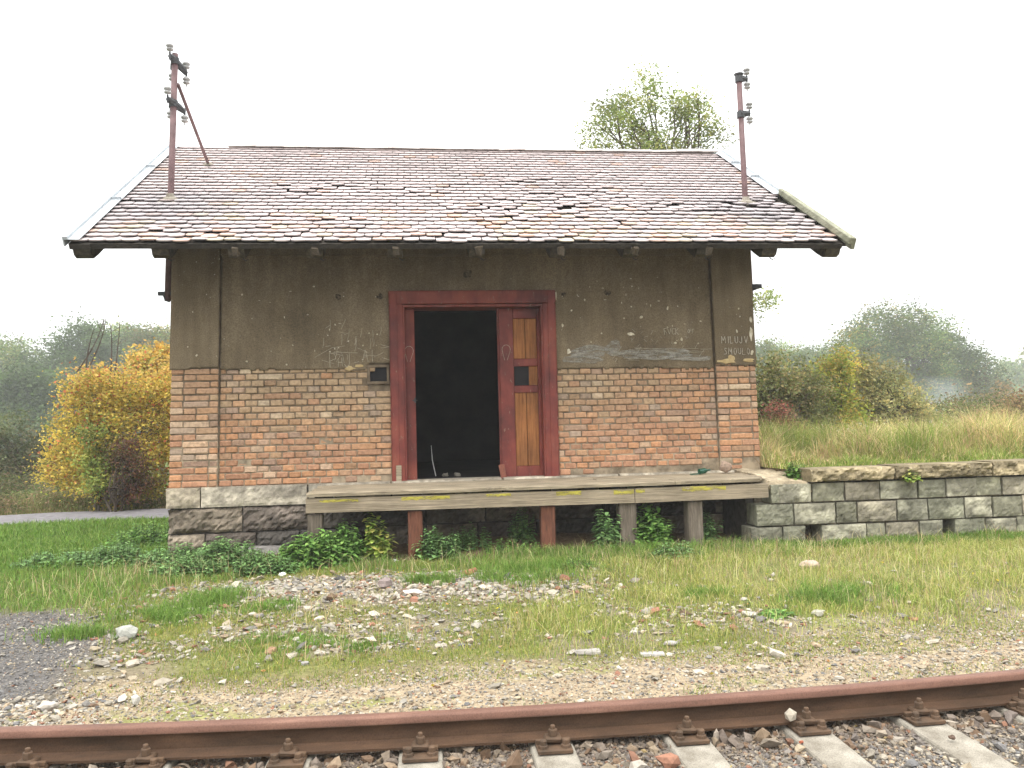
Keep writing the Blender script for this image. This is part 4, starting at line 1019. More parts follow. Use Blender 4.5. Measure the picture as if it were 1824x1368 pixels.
slab('plank_piece', 'pale pink board end leaning on the open door leaf', 'board', 1.02, 9.86, (.07, .02, .17), (.24, .09, .06), 0, -.15, z=.886)

# ------------------------------------------------------------------ grass
def blades(mb, x, y, h, w_, cols, zf=gz, lean=.5, curl=.4):
    n = len(x); z = zf(x, y) - .005; a_ = rng.uniform(0, 2*np.pi, n); f = rng.uniform(0, 2*np.pi, n)
    L = lean*np.abs(rng.normal(0, .6, n))+.05
    dx, dy = np.cos(a_)*L, np.sin(a_)*L; wx, wy = np.cos(f)*w_/2, np.sin(f)*w_/2
    P0 = np.stack([x, y, z], -1); P1 = P0 + np.stack([dx*h*.35, dy*h*.35, h*.55], -1); P2 = P0 + np.stack([dx*h*(1+curl), dy*h*(1+curl), h*(1-.25*L)], -1)
    W = np.stack([wx, wy, 0*wx], -1)
    V = np.stack([P0-W, P0+W, P1+W*.8, P1-W*.8, P2], 1).reshape(-1, 3); b = np.arange(n)[:, None]*5
    c = np.repeat(cols, 5, 0).reshape(n, 5, 3).copy(); 
    mb.add(V, [b+np.array([[0, 1, 2, 3]]), b+np.array([[3, 2, 4]])], c.reshape(-1, 3))
def gcol(n, pal, p=None, s_=.18):
    pal = np.array(pal); return (pal[rng.choice(len(pal), n, p=p)]*rng.normal(1, s_, (n, 1)).clip(.5, 1.7))*rng.normal(1, .05, (n, 3))
LUSH = [(.13, .24, .035), (.17, .30, .05), (.10, .18, .03), (.24, .32, .08)]
DRY = [(.38, .40, .10), (.27, .33, .07), (.52, .46, .20), (.20, .27, .05), (.46, .44, .15)]
MOSS = [(.28, .30, .05), (.19, .26, .05), (.36, .33, .10), (.15, .21, .04)]
mb = MB()
def patch(n, box, f, h0, h1, wd, pal, p=None, lean=.6):
    x, y = sample(n, box, dn(f)); 
    blades(mb, x, y, rng.uniform(h0, h1, len(x))*(.6+.8*fbm(x*2.5, y*2.5, 91)), wd, gcol(len(x), pal, p), lean=lean)
patch(60000, (-9, -2.2, 6.3, 9.5), lambda e, x, y: e['lawn']*(.5+e['lush']), .03, .09, .006, LUSH+[(.2, .22, .06)])
patch(90000, (-12, -2.7, 9.0, 14.3), lambda e, x, y: e['lawn']*.9, .05, .13, .009, LUSH)
patch(100000, (.6, 8.5, 5.2, 8.7), lambda e, x, y: (.25+.9*ss(.3, .6, fbm(x*1.4, y*2.0, 160)))*e['lawn']*(1-e['lush'])*ss(.2, 1.6, x+.6*(fbm(x*2, y*2, 8)-.5)), .03, .11, .0045, DRY, lean=.8)
patch(60000, (.2, 8.8, 7.4, 8.7), lambda e, x, y: e['lush']*ss(0, 1, x)*(.25+ss(.4, .6, fbm(x*1.5, y*2.5, 66))), .03, .15, .006, LUSH+[(.2, .24, .07)])
patch(100000, (-2.6, 2.5, 5.0, 9.2), lambda e, x, y: e['lawn']*ss(.32, .5, fbm(x*1.8, y*1.8, 17)+.1), .012, .05, .0045, MOSS)
patch(90000, (-2.5, 6, 4.9, 6.6), lambda e, x, y: ss(.40, .55, fbm(x*1.6+3, y*2.1, 19))*(1-e['dark'])*ss(.55, 1.0, y-rail_y(x)), .01, .032, .004, MOSS)
patch(22000, (-3, 6, 4.3, 5.4), lambda e, x, y: ss(.52, .68, fbm(x*2.6+3, y*3.1, 29)), .01, .035, .004, MOSS)
patch(26000, (-2.6, 3.9, 7.9, 9.3), lambda e, x, y: e['lawn']*ss(.4, .62, fbm(x*2.2, y*3, 67)), .02, .12, .005, LUSH+[(.2, .2, .08)])
for cx, cy, r_, hh in ((-1.68, 7.05, .16, .16), (.12, 7.35, .13, .13), (-2.35, 6.35, .14, .13), (-.45, 5.75, .15, .07), (1.15, 7.7, .3, .17), (2.3, 6.35, .14, .12), (3.3, 6.3, .25, .16), (.75, 7.3, .2, .13), (-1.1, 6.7, .12, .08), (-1.95, 6.7, .2, .1), (-.9, 5.9, .2, .06)):
    n = int(1500*r_/.15); x = rng.normal(cx, r_*1.1, n); y = rng.normal(cy, r_*.7, n); kk = fbm(x*5, y*6, 140) > .47; x, y = x[kk], y[kk]; n = len(x); blades(mb, x, y, rng.uniform(.4, 1, n)*hh, .005, gcol(n, LUSH), lean=.8)
# dead stalks and seed stems standing out of the lawn
x, y = sample(9000, (-6, 8, 5.4, 8.7), dn(lambda e, x, y: e['lawn']*ss(.4, .6, fbm(x*1.1, y*1.4, 150)))); blades(mb, x, y, rng.uniform(.08, .26, len(x)), .004, gcol(len(x), [(.5, .42, .24), (.38, .26, .14), (.55, .5, .25)]), lean=.9)
# short grass at the foot of the walls
x = rng.uniform(3.6, 8.5, 16000); y = rng.uniform(8.35, 8.70, 16000); blades(mb, x, y, rng.uniform(.03, .10, 16000)*(.4+1.2*fbm(x*3, y*3, 7)), .006, gcol(16000, LUSH), lean=.8)
tag(mb.build('grass', 'blade'), kind='stuff')
mb = MB()
HAY = [(.66, .54, .28), (.58, .48, .22), (.48, .44, .16), (.74, .60, .34), (.38, .40, .12), (.50, .33, .2)]
n = 120000; y = 9.02 + 8.5*rng.random(n)**1.3; x = rng.uniform(4.2, 8.8+1.05*(y-9), n); h = rng.uniform(.08, .42, n)*.95*(.25+.95*ss(9.05, 10.0, y))*(1-.3*ss(11, 15, y))*(.25+1.5*ss(.3, .7, fbm(x*1.6, y*1.3, 99)))
k = rng.random(n) < .9
gr = fbm(x*.9, y*.9, 33)
c = gcol(n, HAY); c *= (.7+.6*fbm(x*2.1, y*1.1, 34))[:, None]; gsel = (rng.random(n) < ss(9.9, 9.2, y)*.75 + ss(.5, .62, gr)*.6 + .12); c[gsel] = gcol(int(gsel.sum()), [(.24, .32, .06), (.32, .38, .09), (.17, .24, .05)])
blades(mb, x, y, h, .008, c, zf=pz, lean=.75)
tag(mb.build('dry_grass', 'blade'), kind='stuff')
# weeds with white seed heads and reddish stalks further back on the platform
mb = MB(); n = 1900; y = rng.uniform(12.0, 17, n); x = rng.uniform(4.6, 17.5, n)*1.0; z = pz(x, y); h = rng.uniform(.2, .5, n)*(.5+fbm(x*.8, y*.8, 13))
blades(mb, x, y, h, .016, gcol(n, [(.25, .15, .09), (.3, .24, .1), (.2, .2, .07)]), zf=pz, lean=.25)
sel = (fbm(x*.9, y*.6, 47) > .60); 
scatter(mb, np.stack([x, y, z+h*.85], -1)[sel], rng.uniform(.008, .028, int(sel.sum())), np.clip(gcol(int(sel.sum()), [(.75, .7, .6), (.6, .54, .42)]), 0, .9), 1, sink=0)
tag(mb.build('seeding_weeds', 'blade'), kind='stuff')

# ------------------------------------------------------------------ leaves
def leafcloud(mb, C_, n_each, spread, size, colf, flat=1.0, aspect=.55, droop=0):
    """C_ (k,3) clump centres; n_each leaves gaussian around each"""
    k = len(C_); N = k*n_each; ci = np.repeat(np.arange(k), n_each)
    sp = np.broadcast_to(spread, (k,))[ci][:, None]
    P = C_[ci] + rng.normal(0, 1, (N, 3))*sp*np.array([1, 1, flat])
    s_ = size*rng.uniform(.6, 1.3, N)
    d = rng.normal(0, 1, (N, 3)); d[:, 2] = d[:, 2]*.6-droop; d /= np.linalg.norm(d, axis=1)[:, None]
    u = rng.normal(0, 1, (N, 3)); u -= (u*d).sum(1)[:, None]*d; u /= np.linalg.norm(u, axis=1)[:, None]
    nn_ = np.cross(d, u)
    a_ = P - d*s_[:, None]*.5; b_ = P + d*s_[:, None]*.5; w_ = u*(s_*aspect*.5)[:, None]; up_ = nn_*(s_*.10)[:, None]
    V = np.stack([a_, P+w_+up_, b_, P-w_+up_], 1).reshape(-1, 3); q = np.arange(N)[:, None]*4
    mb.add(V, [q+np.array([[0, 1, 2, 3]])], np.repeat(colf(P, ci), 4, 0))
def lobes_points(lobes, n, shell=.55):
    """points in the outer part of a set of ellipsoid lobes"""
    L = np.array(lobes, float); vol = L[:, 3]*L[:, 4]*L[:, 5]; w_ = vol**.6; li = rng.choice(len(L), n, p=w_/w_.sum())
    d = rng.normal(0, 1, (n, 3)); d /= np.linalg.norm(d, axis=1)[:, None]; r_ = (shell**3 + (1-shell**3)*rng.random(n))**(1/3)
    r_ = r_*(.85+.3*rng.random(n))
    return L[li, :3] + d*r_[:, None]*L[li, 3:6]
def branch(mb, p0, p1, r0, r1, wob=.06, n=7, sides=5, sag=0):
    p0 = np.array(p0, float); p1 = np.array(p1, float); t = np.linspace(0, 1, n)[:, None]; L = np.linalg.norm(p1-p0)
    pts = p0*(1-t)+p1*t + rng.normal(0, wob*L*.3, (n, 3))*np.sin(t*np.pi) + np.array([0, 0, 1])*np.sin(t*np.pi)*sag*L
    mb.tube(pts, np.linspace(r0, r1, n), sides, cap=False); return pts
def palcol(pal, p=None, s_=.15, cs=.22):
    pal = np.array(pal, float)
    def f(P, ci):
        k = ci.max()+1; cb = rng.normal(1, cs, k).clip(.5, 1.7)[ci]; cm = rng.choice(len(pal), k, p=p)[ci]; m_ = rng.choice(len(pal), len(ci), p=p)
        sel = np.where(rng.random(len(ci)) < .6, cm, m_); sp_ = .75+.6*ss(.3, .7, fbm(P[:, 0]/(.5+.03*P[:, 1])+7, P[:, 2]/(.35+.03*P[:, 1])+3, 200, 2)); return pal[sel]*(cb*sp_)[:, None]*rng.normal(1, s_, (len(ci), 1)).clip(.4, 1.8)
    return f
FAR_K = 2.05
def tree(name, label, cat, base, lobes, nclump, nleaf, spread, leaf, colf, trunk_r=.12, nbr=14, group=None, stems=1, tr_top=.45, shell=.55, aspect=.6, twigs=0, flat=.8):
    base = np.array(base, float)
    if base[1] > 30:          # far trees stand 80 to 180 m away and are correspondingly tall
        k_ = FAR_K; base = base*k_; base[2] = 0; L_ = np.array(lobes, float); L_[:, :2] *= k_; L_[:, 2] = 1.55+(L_[:, 2]-1.55)*k_; L_[:, 3:] *= k_; lobes = [tuple(q) for q in L_]
        spread *= k_; leaf *= k_; trunk_r *= k_
    t = thing(name, label, cat, base, group)
    C_ = lobes_points(lobes, nclump, shell); L = np.array(lobes, float)
    zt = L[:, 2].max(); cen = (L[:, :3]*L[:, 3:4]).sum(0)/L[:, 3].sum()
    mb = MB()
    for s_ in range(stems):
        off = np.array([rng.normal(0, .035*stems), rng.normal(0, .035*stems), 0])*(stems > 1)
        topp = np.array([cen[0], cen[1], 0])*.0 + base*(1-tr_top) + np.array([cen[0], cen[1], zt])*tr_top + off*2; 
        tp = branch(mb, base+off*.5-(0, 0, .1), topp, trunk_r, trunk_r*.5, .05, 8, 8)
        sel = C_[rng.choice(len(C_), min(nbr, len(C_)), replace=False)]
        for c in sel:
            st_ = tp[rng.integers(3, 8)]
            bp = branch(mb, st_, c, trunk_r*.38, trunk_r*.07, .12, 8, 5, .04)
            for _ in range(2+twigs):
                c2 = C_[np.argsort(((C_-c)**2).sum(1))[rng.integers(1, min(12, len(C_)))]]
                branch(mb, bp[rng.integers(4, 8)], c2, trunk_r*.11, trunk_r*.03, .1, 5, 4)
    mb.build('trunk', 'bark', t, smooth=True)
    mb = MB(); leafcloud(mb, C_, nleaf, spread, leaf, colf, aspect=aspect, flat=flat); mb.build('crown', 'leaf', t)
    return t

# ------------------------------------------------------------------ trees and shrubs
GRN = [(.10, .13, .035), (.13, .16, .045), (.08, .105, .03), (.17, .18, .05)]
HZG = [(.12, .18, .05), (.095, .145, .04), (.15, .205, .06), (.2, .21, .06)]
tree('broadleaf_tree', 'tall airy green tree rising behind the shed roof on the right', 'tree', (6.3, 19, .1),
     [(5.5, 19.0, 9.5, .55, .5, 1.0), (4.95, 19.0, 8.66, .7, .6, .8), (5.95, 19.0, 8.6, .76, .61, .97), (6.75, 19.0, 8.7, .6, .5, .84), (7.3, 19.0, 8.1, .45, .34, .55), (4.45, 19.0, 8.2, .5, .38, .45), (5.3, 19.0, 7.6, 1.2, 1.0, .6), (6.7, 19.3, 7.6, .8, .8, .5), (6.39, 19.0, 6.9, 1.39, 1.11, .83), (7.2, 19.0, 6.17, .84, .67, .84), (6.1, 19.0, 5.3, 1.4, 1.21, 1.0), (8.0, 19.0, 4.25, .5, .3, .2), (8.4, 19.0, 4.35, .3, .25, .2)],
     400, 72, .16, .08, palcol([(.17, .22, .06), (.14, .185, .05), (.22, .25, .075), (.27, .27, .08)]), .16, 46, shell=.25, tr_top=.75, twigs=2, aspect=.5)
def cherry_col(P, ci):
    base = np.array([[.60, .46, .09]])*np.ones((len(P), 1)); k = ci.max()+1
    top = .6*ss(2.2, 3.2, P[:, 2]+.5*(P[:, 0]+5.8)*.0 + rng.normal(0, .25, len(P)))[:, None]
    lowg = (ss(1.3, .5, P[:, 2])*ss(-6.2, -5.6, P[:, 0])*.6)[:, None]*(rng.random((len(P), 1)) < .6)
    c = base*(1-top)+np.array([[.60, .33, .14]])*top; c = c*(1-lowg)+np.array([[.24, .26, .05]])*lowg
    gsel = (rng.random(len(P)) < .16); c[gsel] = [.30, .32, .06]; rsel = rng.random(len(P)) < .08; c[rsel] = [.5, .16, .07]
    return c*rng.normal(1, .16, k).clip(.6, 1.4)[ci][:, None]*rng.normal(1, .18, (len(P), 1)).clip(.4, 1.6)
ct = tree('cherry_tree', 'bushy yellow autumn tree with an orange-pink top beside the left wall of the shed', 'tree', (-5.56, 16.6, .1),
     [(-5.81, 16.6, 2.2, .91, .73, .61), (-5.2, 16.6, 2.4, .72, .57, .65), (-6.42, 16.6, 1.5, .6, .56, .5), (-5.61, 16.6, 1.33, 1.05, .89, .71), (-6.65, 16.6, .9, .5, .44, .3), (-5.1, 16.6, .89, .61, .49, .61), (-6.0, 16.6, 2.35, .5, .41, .45), (-4.6, 16.6, 2.0, .52, .41, .93), (-4.2, 16.8, 1.4, .6, .5, 1.0), (-6.1, 16.4, .7, .6, .4, .4), (-5.5, 16.3, .7, .6, .4, .5)],
     560, 60, .13, .065, cherry_col, .035, 30, stems=4, shell=.4, aspect=.6)
mb = MB()
for a_, b_, c_ in (((-5.56, 16.5, 3.7), (-5.60, 16.5, 3.1), (-5.70, 16.5, 2.3)), ((-5.86, 16.5, 3.7), (-5.95, 16.5, 3.25), (-6.35, 16.5, 2.7)), ((-5.74, 16.5, 3.6), (-5.68, 16.5, 3.2), (-5.76, 16.5, 2.4)), ((-5.8, 16.45, 3.72), (-5.86, 16.5, 3.3), (-6.15, 16.5, 2.75)), ((-6.0, 16.4, 3.5), (-6.15, 16.5, 3.2), (-6.2, 16.5, 2.6))):
    P = [(1-t)**2*np.array(a_)+2*t*(1-t)*np.array(b_)+t*t*np.array(c_) for t in np.linspace(0, 1, 9)]; mb.tube(P, np.linspace(.006, .016, 9), 5)
    for q in range(3): branch(mb, P[q+1], P[q+1]+rng.normal(0, .12, 3)+(0, 0, .1), .005, .002, .1, 4, 4)
mb.build('bare_shoots', 'bark', ct)
tree('autumn_tree', 'small bright orange tree crown behind the yellow tree, touching the shed wall', 'tree', (-7.0, 24, .1), [(-7.18, 24, 3.5, .6, .54, .38), (-6.6, 24, 3.4, .6, .45, .4), (-6.9, 24, 2.9, .9, .6, .5), (-6.3, 24, 2.8, .7, .5, .8)], 150, 45, .15, .13, palcol([(.6, .40, .07), (.55, .32, .06), (.5, .42, .1)]), .1, 18)
tree('shrub', 'small reddish-brown shrub in front of the yellow tree', 'shrub', (-5.3, 15.75, .1), [(-5.27, 15.75, 1.15, .3, .26, .3), (-5.15, 15.75, .75, .36, .31, .45)], 90, 34, .08, .05, palcol([(.22, .10, .07), (.28, .14, .07), (.18, .15, .06)]), .03, 22, stems=3, shell=.1)
tree('shrub', 'pale green leafy shrub at the lower left of the yellow tree', 'shrub', (-5.8, 16.0, .1), [(-5.8, 15.95, 1.25, .34, .3, .5), (-5.6, 15.95, .8, .45, .4, .4)], 90, 34, .09, .065, palcol([(.26, .32, .07), (.2, .26, .06), (.35, .36, .09)]), .03, 16, stems=3, shell=.1)
mb = MB(); n = 1500; x = rng.uniform(-19, -2.9, n); y = 16.15 + rng.random(n)**1.5*6; hgt = .15+.75*fbm(x*.9, y*.6, 55)*ss(16.0, 17.2, y)
C_ = np.stack([x, y, gz(x, y)+hgt*rng.random(n)], -1); leafcloud(mb, C_, 42, .13, .06, palcol([(.13, .15, .05), (.19, .17, .08), (.25, .17, .10), (.10, .13, .04)]), aspect=.4)
x = rng.uniform(-19, -2.6, 30000); y = rng.uniform(15.95, 18, 30000); blades(mb, x, y, rng.uniform(.08, .3, 30000)*(.3+ss(16, 17, y)), .012, gcol(30000, [(.13, .17, .04), (.3, .26, .12), (.2, .2, .07), (.28, .17, .1)]))
n = 1300; x = rng.uniform(8, 34, n); y = rng.uniform(22, 27, n); C_ = np.stack([x, y, .85+(.5+.7*fbm(x*.5, y*.3, 56))*rng.random(n)], -1); leafcloud(mb, C_, 60, .2, .09, palcol([(.17, .19, .06), (.22, .2, .08), (.28, .19, .10), (.13, .17, .05)]))
tag(mb.build('undergrowth', 'leaf'), kind='stuff')
far_trees = [
 ('dim green tree at the left edge of the picture, behind the grey path', (-21.5, 48, 0), [(-21.86, 48, 5.0, 2.2, 1.8, 1.6), (-23.6, 48, 3.9, 2.2, 1.6, 2.5), (-20.9, 48, 2.4, 2.3, 1.6, 2.3), (-24.5, 48, 1.5, 2.5, 1.6, 2)], 0),
 ('round hazy green tree left of the bare shoots of the yellow tree', (-17.3, 43, 0), [(-16.2, 43, 5.75, 1.35, 1.1, 1.1), (-17.3, 43, 4.2, 1.9, 1.4, 1.5), (-18.1, 43, 1.4, 2.2, 1.5, 2.1), (-15.6, 43, 3.3, 1.6, 1.4, 2.2)], 1),
 ('hazy grey-green tree directly behind the bare shoots', (-16.4, 52, 0), [(-16.9, 52, 6.5, 1.7, 1.48, 1.4), (-16.3, 52, 4.8, 2.4, 1.73, 1.8), (-15.4, 52, 2.6, 2.6, 1.8, 2.2)], 0),
 ('hazy tree nearest the left wall of the shed, above the orange crown', (-13.2, 47, 0), [(-14.0, 47, 5.9, 1.3, 1.15, 1.1), (-12.7, 47, 5.2, 1.6, 1.3, 1.6), (-13.0, 47, 3, 2.2, 1.5, 2.4)], 2),
 ('shadowy tree below the hazy row at the far left', (-14.6, 34, 0), [(-15.0, 34, 2.6, 1.5, 1.2, 1.3), (-13.6, 34, 2.2, 1.5, 1.2, 1.4), (-14.5, 34, 1.0, 2.2, 1.5, 1.3), (-12.2, 34, 1.8, 1.3, 1.1, 1.6)], 1)]
for lab, b, lb, kd in far_trees:
    pal = [HZG, [(.08, .13, .04), (.10, .145, .05), (.07, .10, .035)], [(.14, .18, .05), (.18, .19, .05), (.11, .15, .045), (.25, .2, .06)]][kd]
    tree('broadleaf_tree', lab, 'tree', b, lb, 330, 130, .36, .15, palcol(pal, cs=.28), .22, 18, 'trees beyond the path on the left', shell=.55)
tree('shrub', 'dusky olive shrub at the left edge behind the path', 'shrub', (-10.4, 24, .1), [(-10.9, 24, 1.3, .8, .6, .8), (-9.8, 24, .9, .9, .7, .8), (-11.2, 24, .5, 1.0, .8, .6), (-8.8, 24, .9, .8, .6, .8)], 240, 50, .18, .09, palcol([(.13, .14, .06), (.17, .15, .08), (.10, .12, .05)]), .06, 16, stems=3, shell=.3)
tree('shrub', 'tall olive-green thicket right beside the brick corner on the platform', 'shrub', (7.9, 17.5, .95), [(7.96, 17.5, 2.2, .58, .47, .8), (7.7, 17.5, 1.5, .52, .41, .65), (8.3, 17.5, 1.3, .75, .52, .55), (7.3, 17.5, 2.0, .6, .41, .9), (8.8, 17.7, 1.9, .5, .5, .8)], 300, 52, .13, .075, palcol([(.21, .235, .08), (.27, .27, .10), (.16, .19, .06), (.32, .26, .11)]), .05, 26, stems=4, shell=.2)
tree('young_tree', 'slim yellow-green young tree with orange leaves among the platform thicket', 'tree', (9.7, 18.3, .95), [(9.95, 18.3, 2.75, .38, .35, .55), (9.6, 18.3, 2.4, .5, .5, .5), (9.6, 18.3, 1.75, .65, .55, .6), (9.9, 18.3, 1.3, .7, .56, .5), (9.2, 18.3, 2.55, .22, .2, .4)], 210, 48, .12, .075, palcol([(.48, .46, .08), (.34, .40, .07), (.58, .40, .09), (.26, .34, .06)]), .05, 24, stems=2, shell=.2)
tree('shrub', 'broad pale-leaved shrub sloping down to the right on the platform', 'shrub', (11.4, 19, .95), [(11.3, 19.0, 2.1, .75, .64, .75), (11.7, 19.0, 1.55, .85, .64, .7), (10.9, 19.0, 1.5, .87, .69, .8), (12.5, 19.0, 1.15, .75, .59, .4), (10.8, 19.0, 2.6, .4, .3, .4)], 330, 50, .14, .08, palcol([(.30, .30, .12), (.38, .35, .16), (.22, .24, .09), (.46, .38, .15)]), .05, 26, stems=4, shell=.2)
tree('shrub', 'reddish-brown bush at the right edge of the picture behind the white seed heads', 'shrub', (13.1, 17.0, .95), [(13.1, 17.0, 1.4, .45, .38, .35), (13.6, 17.0, 1.6, .54, .43, .45), (12.5, 17.0, 1.15, .54, .43, .2), (14.2, 17, 1.4, .6, .4, .5)], 130, 44, .12, .055, palcol([(.36, .22, .12), (.3, .27, .11), (.40, .26, .13)]), .03, 30, stems=4, shell=.1)
tree('shrub', 'small rust-red bush at the foot of the olive thicket by the brick corner', 'shrub', (8.2, 16.2, .95), [(7.4, 16.2, 1.5, .28, .25, .35), (7.9, 16.2, 1.2, .35, .25, .2)], 60, 40, .10, .055, palcol([(.32, .15, .09), (.22, .18, .08), (.3, .1, .07)]), .025, 14, stems=3, shell=.1)
tree('broadleaf_tree', 'massive dark rounded tree with a domed top in the haze on the right', 'tree', (27, 42, 0),
     [(25.2, 42, 5.7, 1.7, 1.5, 1.35), (27.2, 42, 5.9, 1.6, 1.3, 1.3), (23.6, 42, 4.9, 1.3, 1.1, 1.2), (26.6, 42, 4.1, 3.0, 2.4, 1.9), (29.0, 42, 4.2, 1.5, 1.32, 1.5), (30.4, 42, 3.0, 1.4, 1.2, 1.5), (25.85, 42, 2.2, 3.6, 2.8, 1.9), (29.5, 42, 1.8, 2.2, 1.6, 1.7), (22.6, 42, 3.4, 1.4, 1.2, 1.4)],
     900, 90, .33, .14, palcol([(.11, .165, .045), (.085, .13, .04), (.15, .19, .05), (.24, .21, .06)], [.35, .3, .25, .1], cs=.3), .4, 40, shell=.6)
tree('broadleaf_tree', 'smaller half-orange tree at the right foot of the massive dark tree', 'tree', (26.5, 36, 0), [(26.6, 36, 2.0, .9, .8, 1.2), (27.1, 36, .9, 1.2, .9, 1.2), (25.9, 36, .6, 1.4, 1.1, 1.2), (28.2, 36, .9, .9, .8, .9)], 200, 50, .24, .16, palcol([(.14, .13, .05), (.3, .19, .06), (.1, .11, .045)]), .15, 14)
tree('broadleaf_tree', 'palest most distant tree fading into haze at the right edge', 'tree', (60, 76, 0), [(59.0, 76, 4.2, 2.4, 2, 2.2), (62, 76, 4.2, 3.0, 2.4, 3.2), (57, 76, 2.0, 2.4, 2, 2.8), (66, 76, 5, 3, 2.4, 3)], 300, 55, .5, .35, palcol(HZG, cs=.25), .3, 14)
tree('broadleaf_tree', 'bluish hazy tree visible just right of the brick corner above the thicket', 'tree', (22, 50, 0), [(21.6, 50, 5.4, 1.0, .9, 1.2), (22.8, 50, 4.6, 1.8, 1.4, 1.2), (23.3, 50, 2.6, 2.5, 2, 2)], 240, 120, .34, .15, palcol(HZG), .2, 14)
tree('broadleaf_tree', 'low hazy tree filling the dip left of the massive dark tree', 'tree', (25.6, 52, 0), [(25.3, 52, 5.0, 1.5, 1.2, .9), (27, 52, 4.0, 2.4, 1.4, 1.8), (25, 52, 2.4, 2.6, 2, 2.2)], 240, 120, .34, .15, palcol(HZG), .2, 14)
# far wood behind everything: one mass that nobody could count
mb = MB()
for k in range(520):
    a_ = rng.uniform(-1.25, 1.35); d = rng.uniform(190, 235); x, y = d*math.sin(a_), d*math.cos(a_)
    if y < 20: continue
    top = 5+5*float(fbm(a_*9, 0, 5)); c = np.stack([rng.normal(x, 3, 14), rng.normal(y, 3, 14), rng.uniform(0, top, 14)], -1)
    leafcloud(mb, c, 8, 1.2, 1.9, palcol(HZG))
tag(mb.build('distant_wood', 'leaf'), kind='stuff')

# ------------------------------------------------------------------ nettles and weeds round the shed
def weed(name, label, x, y, rx, ry, h, nst, leaf, pal, group='leafy weeds along the foot of the shed', zf=gz, cat='weeds'):
    t = thing(name, label, cat, (x, y, float(zf(x, y))), group)
    sb, lb = MB(), MB(); cf = palcol(pal, cs=.2)
    for _ in range(nst):
        r_ = math.sqrt(rng.random()); leaf_ = leaf*1.3; a_ = rng.uniform(0, 6.28); px_, py_ = x+rx*r_*math.cos(a_), y+ry*r_*math.sin(a_)
        hh = 1.25*h*(1-.45*r_**2)*rng.uniform(.6, 1.1); b0 = np.array([px_, py_, float(zf(px_, py_))-.02]); lean = np.array([rng.normal(0, .12), rng.normal(-.05, .12), 0])*h
        b1 = b0+np.array([0, 0, hh])+lean; sb.tube([b0, (b0+b1)/2+rng.normal(0, .008, 3), b1], [.003, .0025, .0015], 4, col=(.10, .13, .05))
        nl = max(3, int(hh/.035))
        for q in range(nl):
            f = .25+.78*q/nl; c = b0+(b1-b0)*f; th = rng.uniform(0, 6.28)
            for s_ in (0, math.pi):
                e = np.array([math.cos(th+s_), math.sin(th+s_), rng.uniform(-.35, .25)]); L = leaf_*(1.15-.5*f)*rng.uniform(.7, 1.3); wv = np.array([-math.sin(th+s_), math.cos(th+s_), 0])*L*.33; mid = c+e*L*.45+(0, 0, .1*L); tip = c+e*L+(0, 0, -.12*L)
                V = [c, c+e*L*.3+wv+(0, 0, .10*L), c+e*L*.68+wv*.75, tip, c+e*L*.68-wv*.75, c+e*L*.3-wv+(0, 0, .10*L), mid]
                col = cf(np.zeros((1, 3)), np.zeros(1, int))[0]; lb.add(V, [np.array([[0, 1, 6], [1, 2, 6], [2, 3, 6], [3, 4, 6], [4, 5, 6], [5, 0, 6]])], col)
    sb.build('stems', 'leaf', t); lb.build('leaves', 'leaf', t)
NET = [(.12, .24, .05), (.165, .30, .07), (.09, .18, .04), (.21, .34, .08)]; NBL = [(.15, .27, .09), (.20, .32, .11), (.11, .20, .065)]; NYL = [(.26, .34, .07), (.18, .29, .05), (.36, .35, .09)]
for a_ in (('large dark green nettle clump below the left end of the deck', -1.02, 8.62, .36, .2, .3, 190, .06, NET),
    ('upper nettle clump against the leftmost deck post', -.78, 8.85, .25, .2, .36, 80, .055, NET),
    ('yellowing leafy sprout between the first two deck posts', -.42, 8.85, .12, .1, .42, 26, .07, NYL),
    ('grey-green weed clump below the second deck post', .2, 8.8, .26, .16, .28, 90, .045, NBL),
    ('dim weed clump under the deck, right of the second post', .55, 9.1, .24, .15, .24, 50, .04, NBL),
    ('tall thin weed standing left of the middle red post', 1.13, 9.15, .12, .1, .38, 22, .05, NBL),
    ('low leafy patch at the foot of the middle red post', 1.05, 8.85, .35, .15, .16, 70, .035, NET),
    ('upright leafy weed just left of the fourth deck post', 2.0, 8.75, .10, .1, .40, 34, .06, NBL),
    ('bright leafy bush right of the fourth deck post', 2.52, 8.85, .2, .14, .38, 64, .07, NET),
    ('small dark weed right of the last deck post', 3.2, 9.0, .12, .1, .32, 28, .05, NBL),
    ('grey-green low weed in the grass below the last deck post', 2.55, 8.1, .28, .18, .16, 80, .035, NBL),
    ('low rounded green plant in the grass above the dark rubble', 1.5, 7.75, .22, .12, .12, 70, .03, NET),
    ('blue-green nettle patch at the left foundation corner', -2.5, 9.1, .45, .25, .2, 130, .045, NBL),
    ('nettle patch before the foundation stones, left of the deck', -1.95, 8.95, .35, .25, .24, 100, .05, NBL),
    ('frontmost nettle mound below the flat step, next to the rubble', -1.48, 8.25, .34, .2, .2, 120, .04, NBL),
    ('nettle mound left of the rubble, lower of the left group', -2.2, 8.4, .36, .2, .18, 110, .045, NBL),
    ('long low nettle drift on the lawn left of the shed corner', -3.25, 9.3, .5, .3, .2, 150, .045, NBL),
    ('dark weed drift at the far left end of the nettles', -3.85, 9.3, .4, .22, .17, 100, .045, NBL),
    ('tall grassy weeds behind the left foundation corner', -3.3, 10.9, .5, .5, .25, 130, .05, NET),
    ('thistle-like rosette at the edge of the right gravel', 2.62, 5.92, .11, .08, .07, 26, .05, NET)):
    weed('weed_clump', *a_)
weed('vine', 'small ivy sprig hanging over the platform coping', 5.42, 8.63, .09, .04, .12, 18, .05, NYL, 'leafy weeds along the foot of the shed', lambda x, y: 0*x+.80, 'plant')
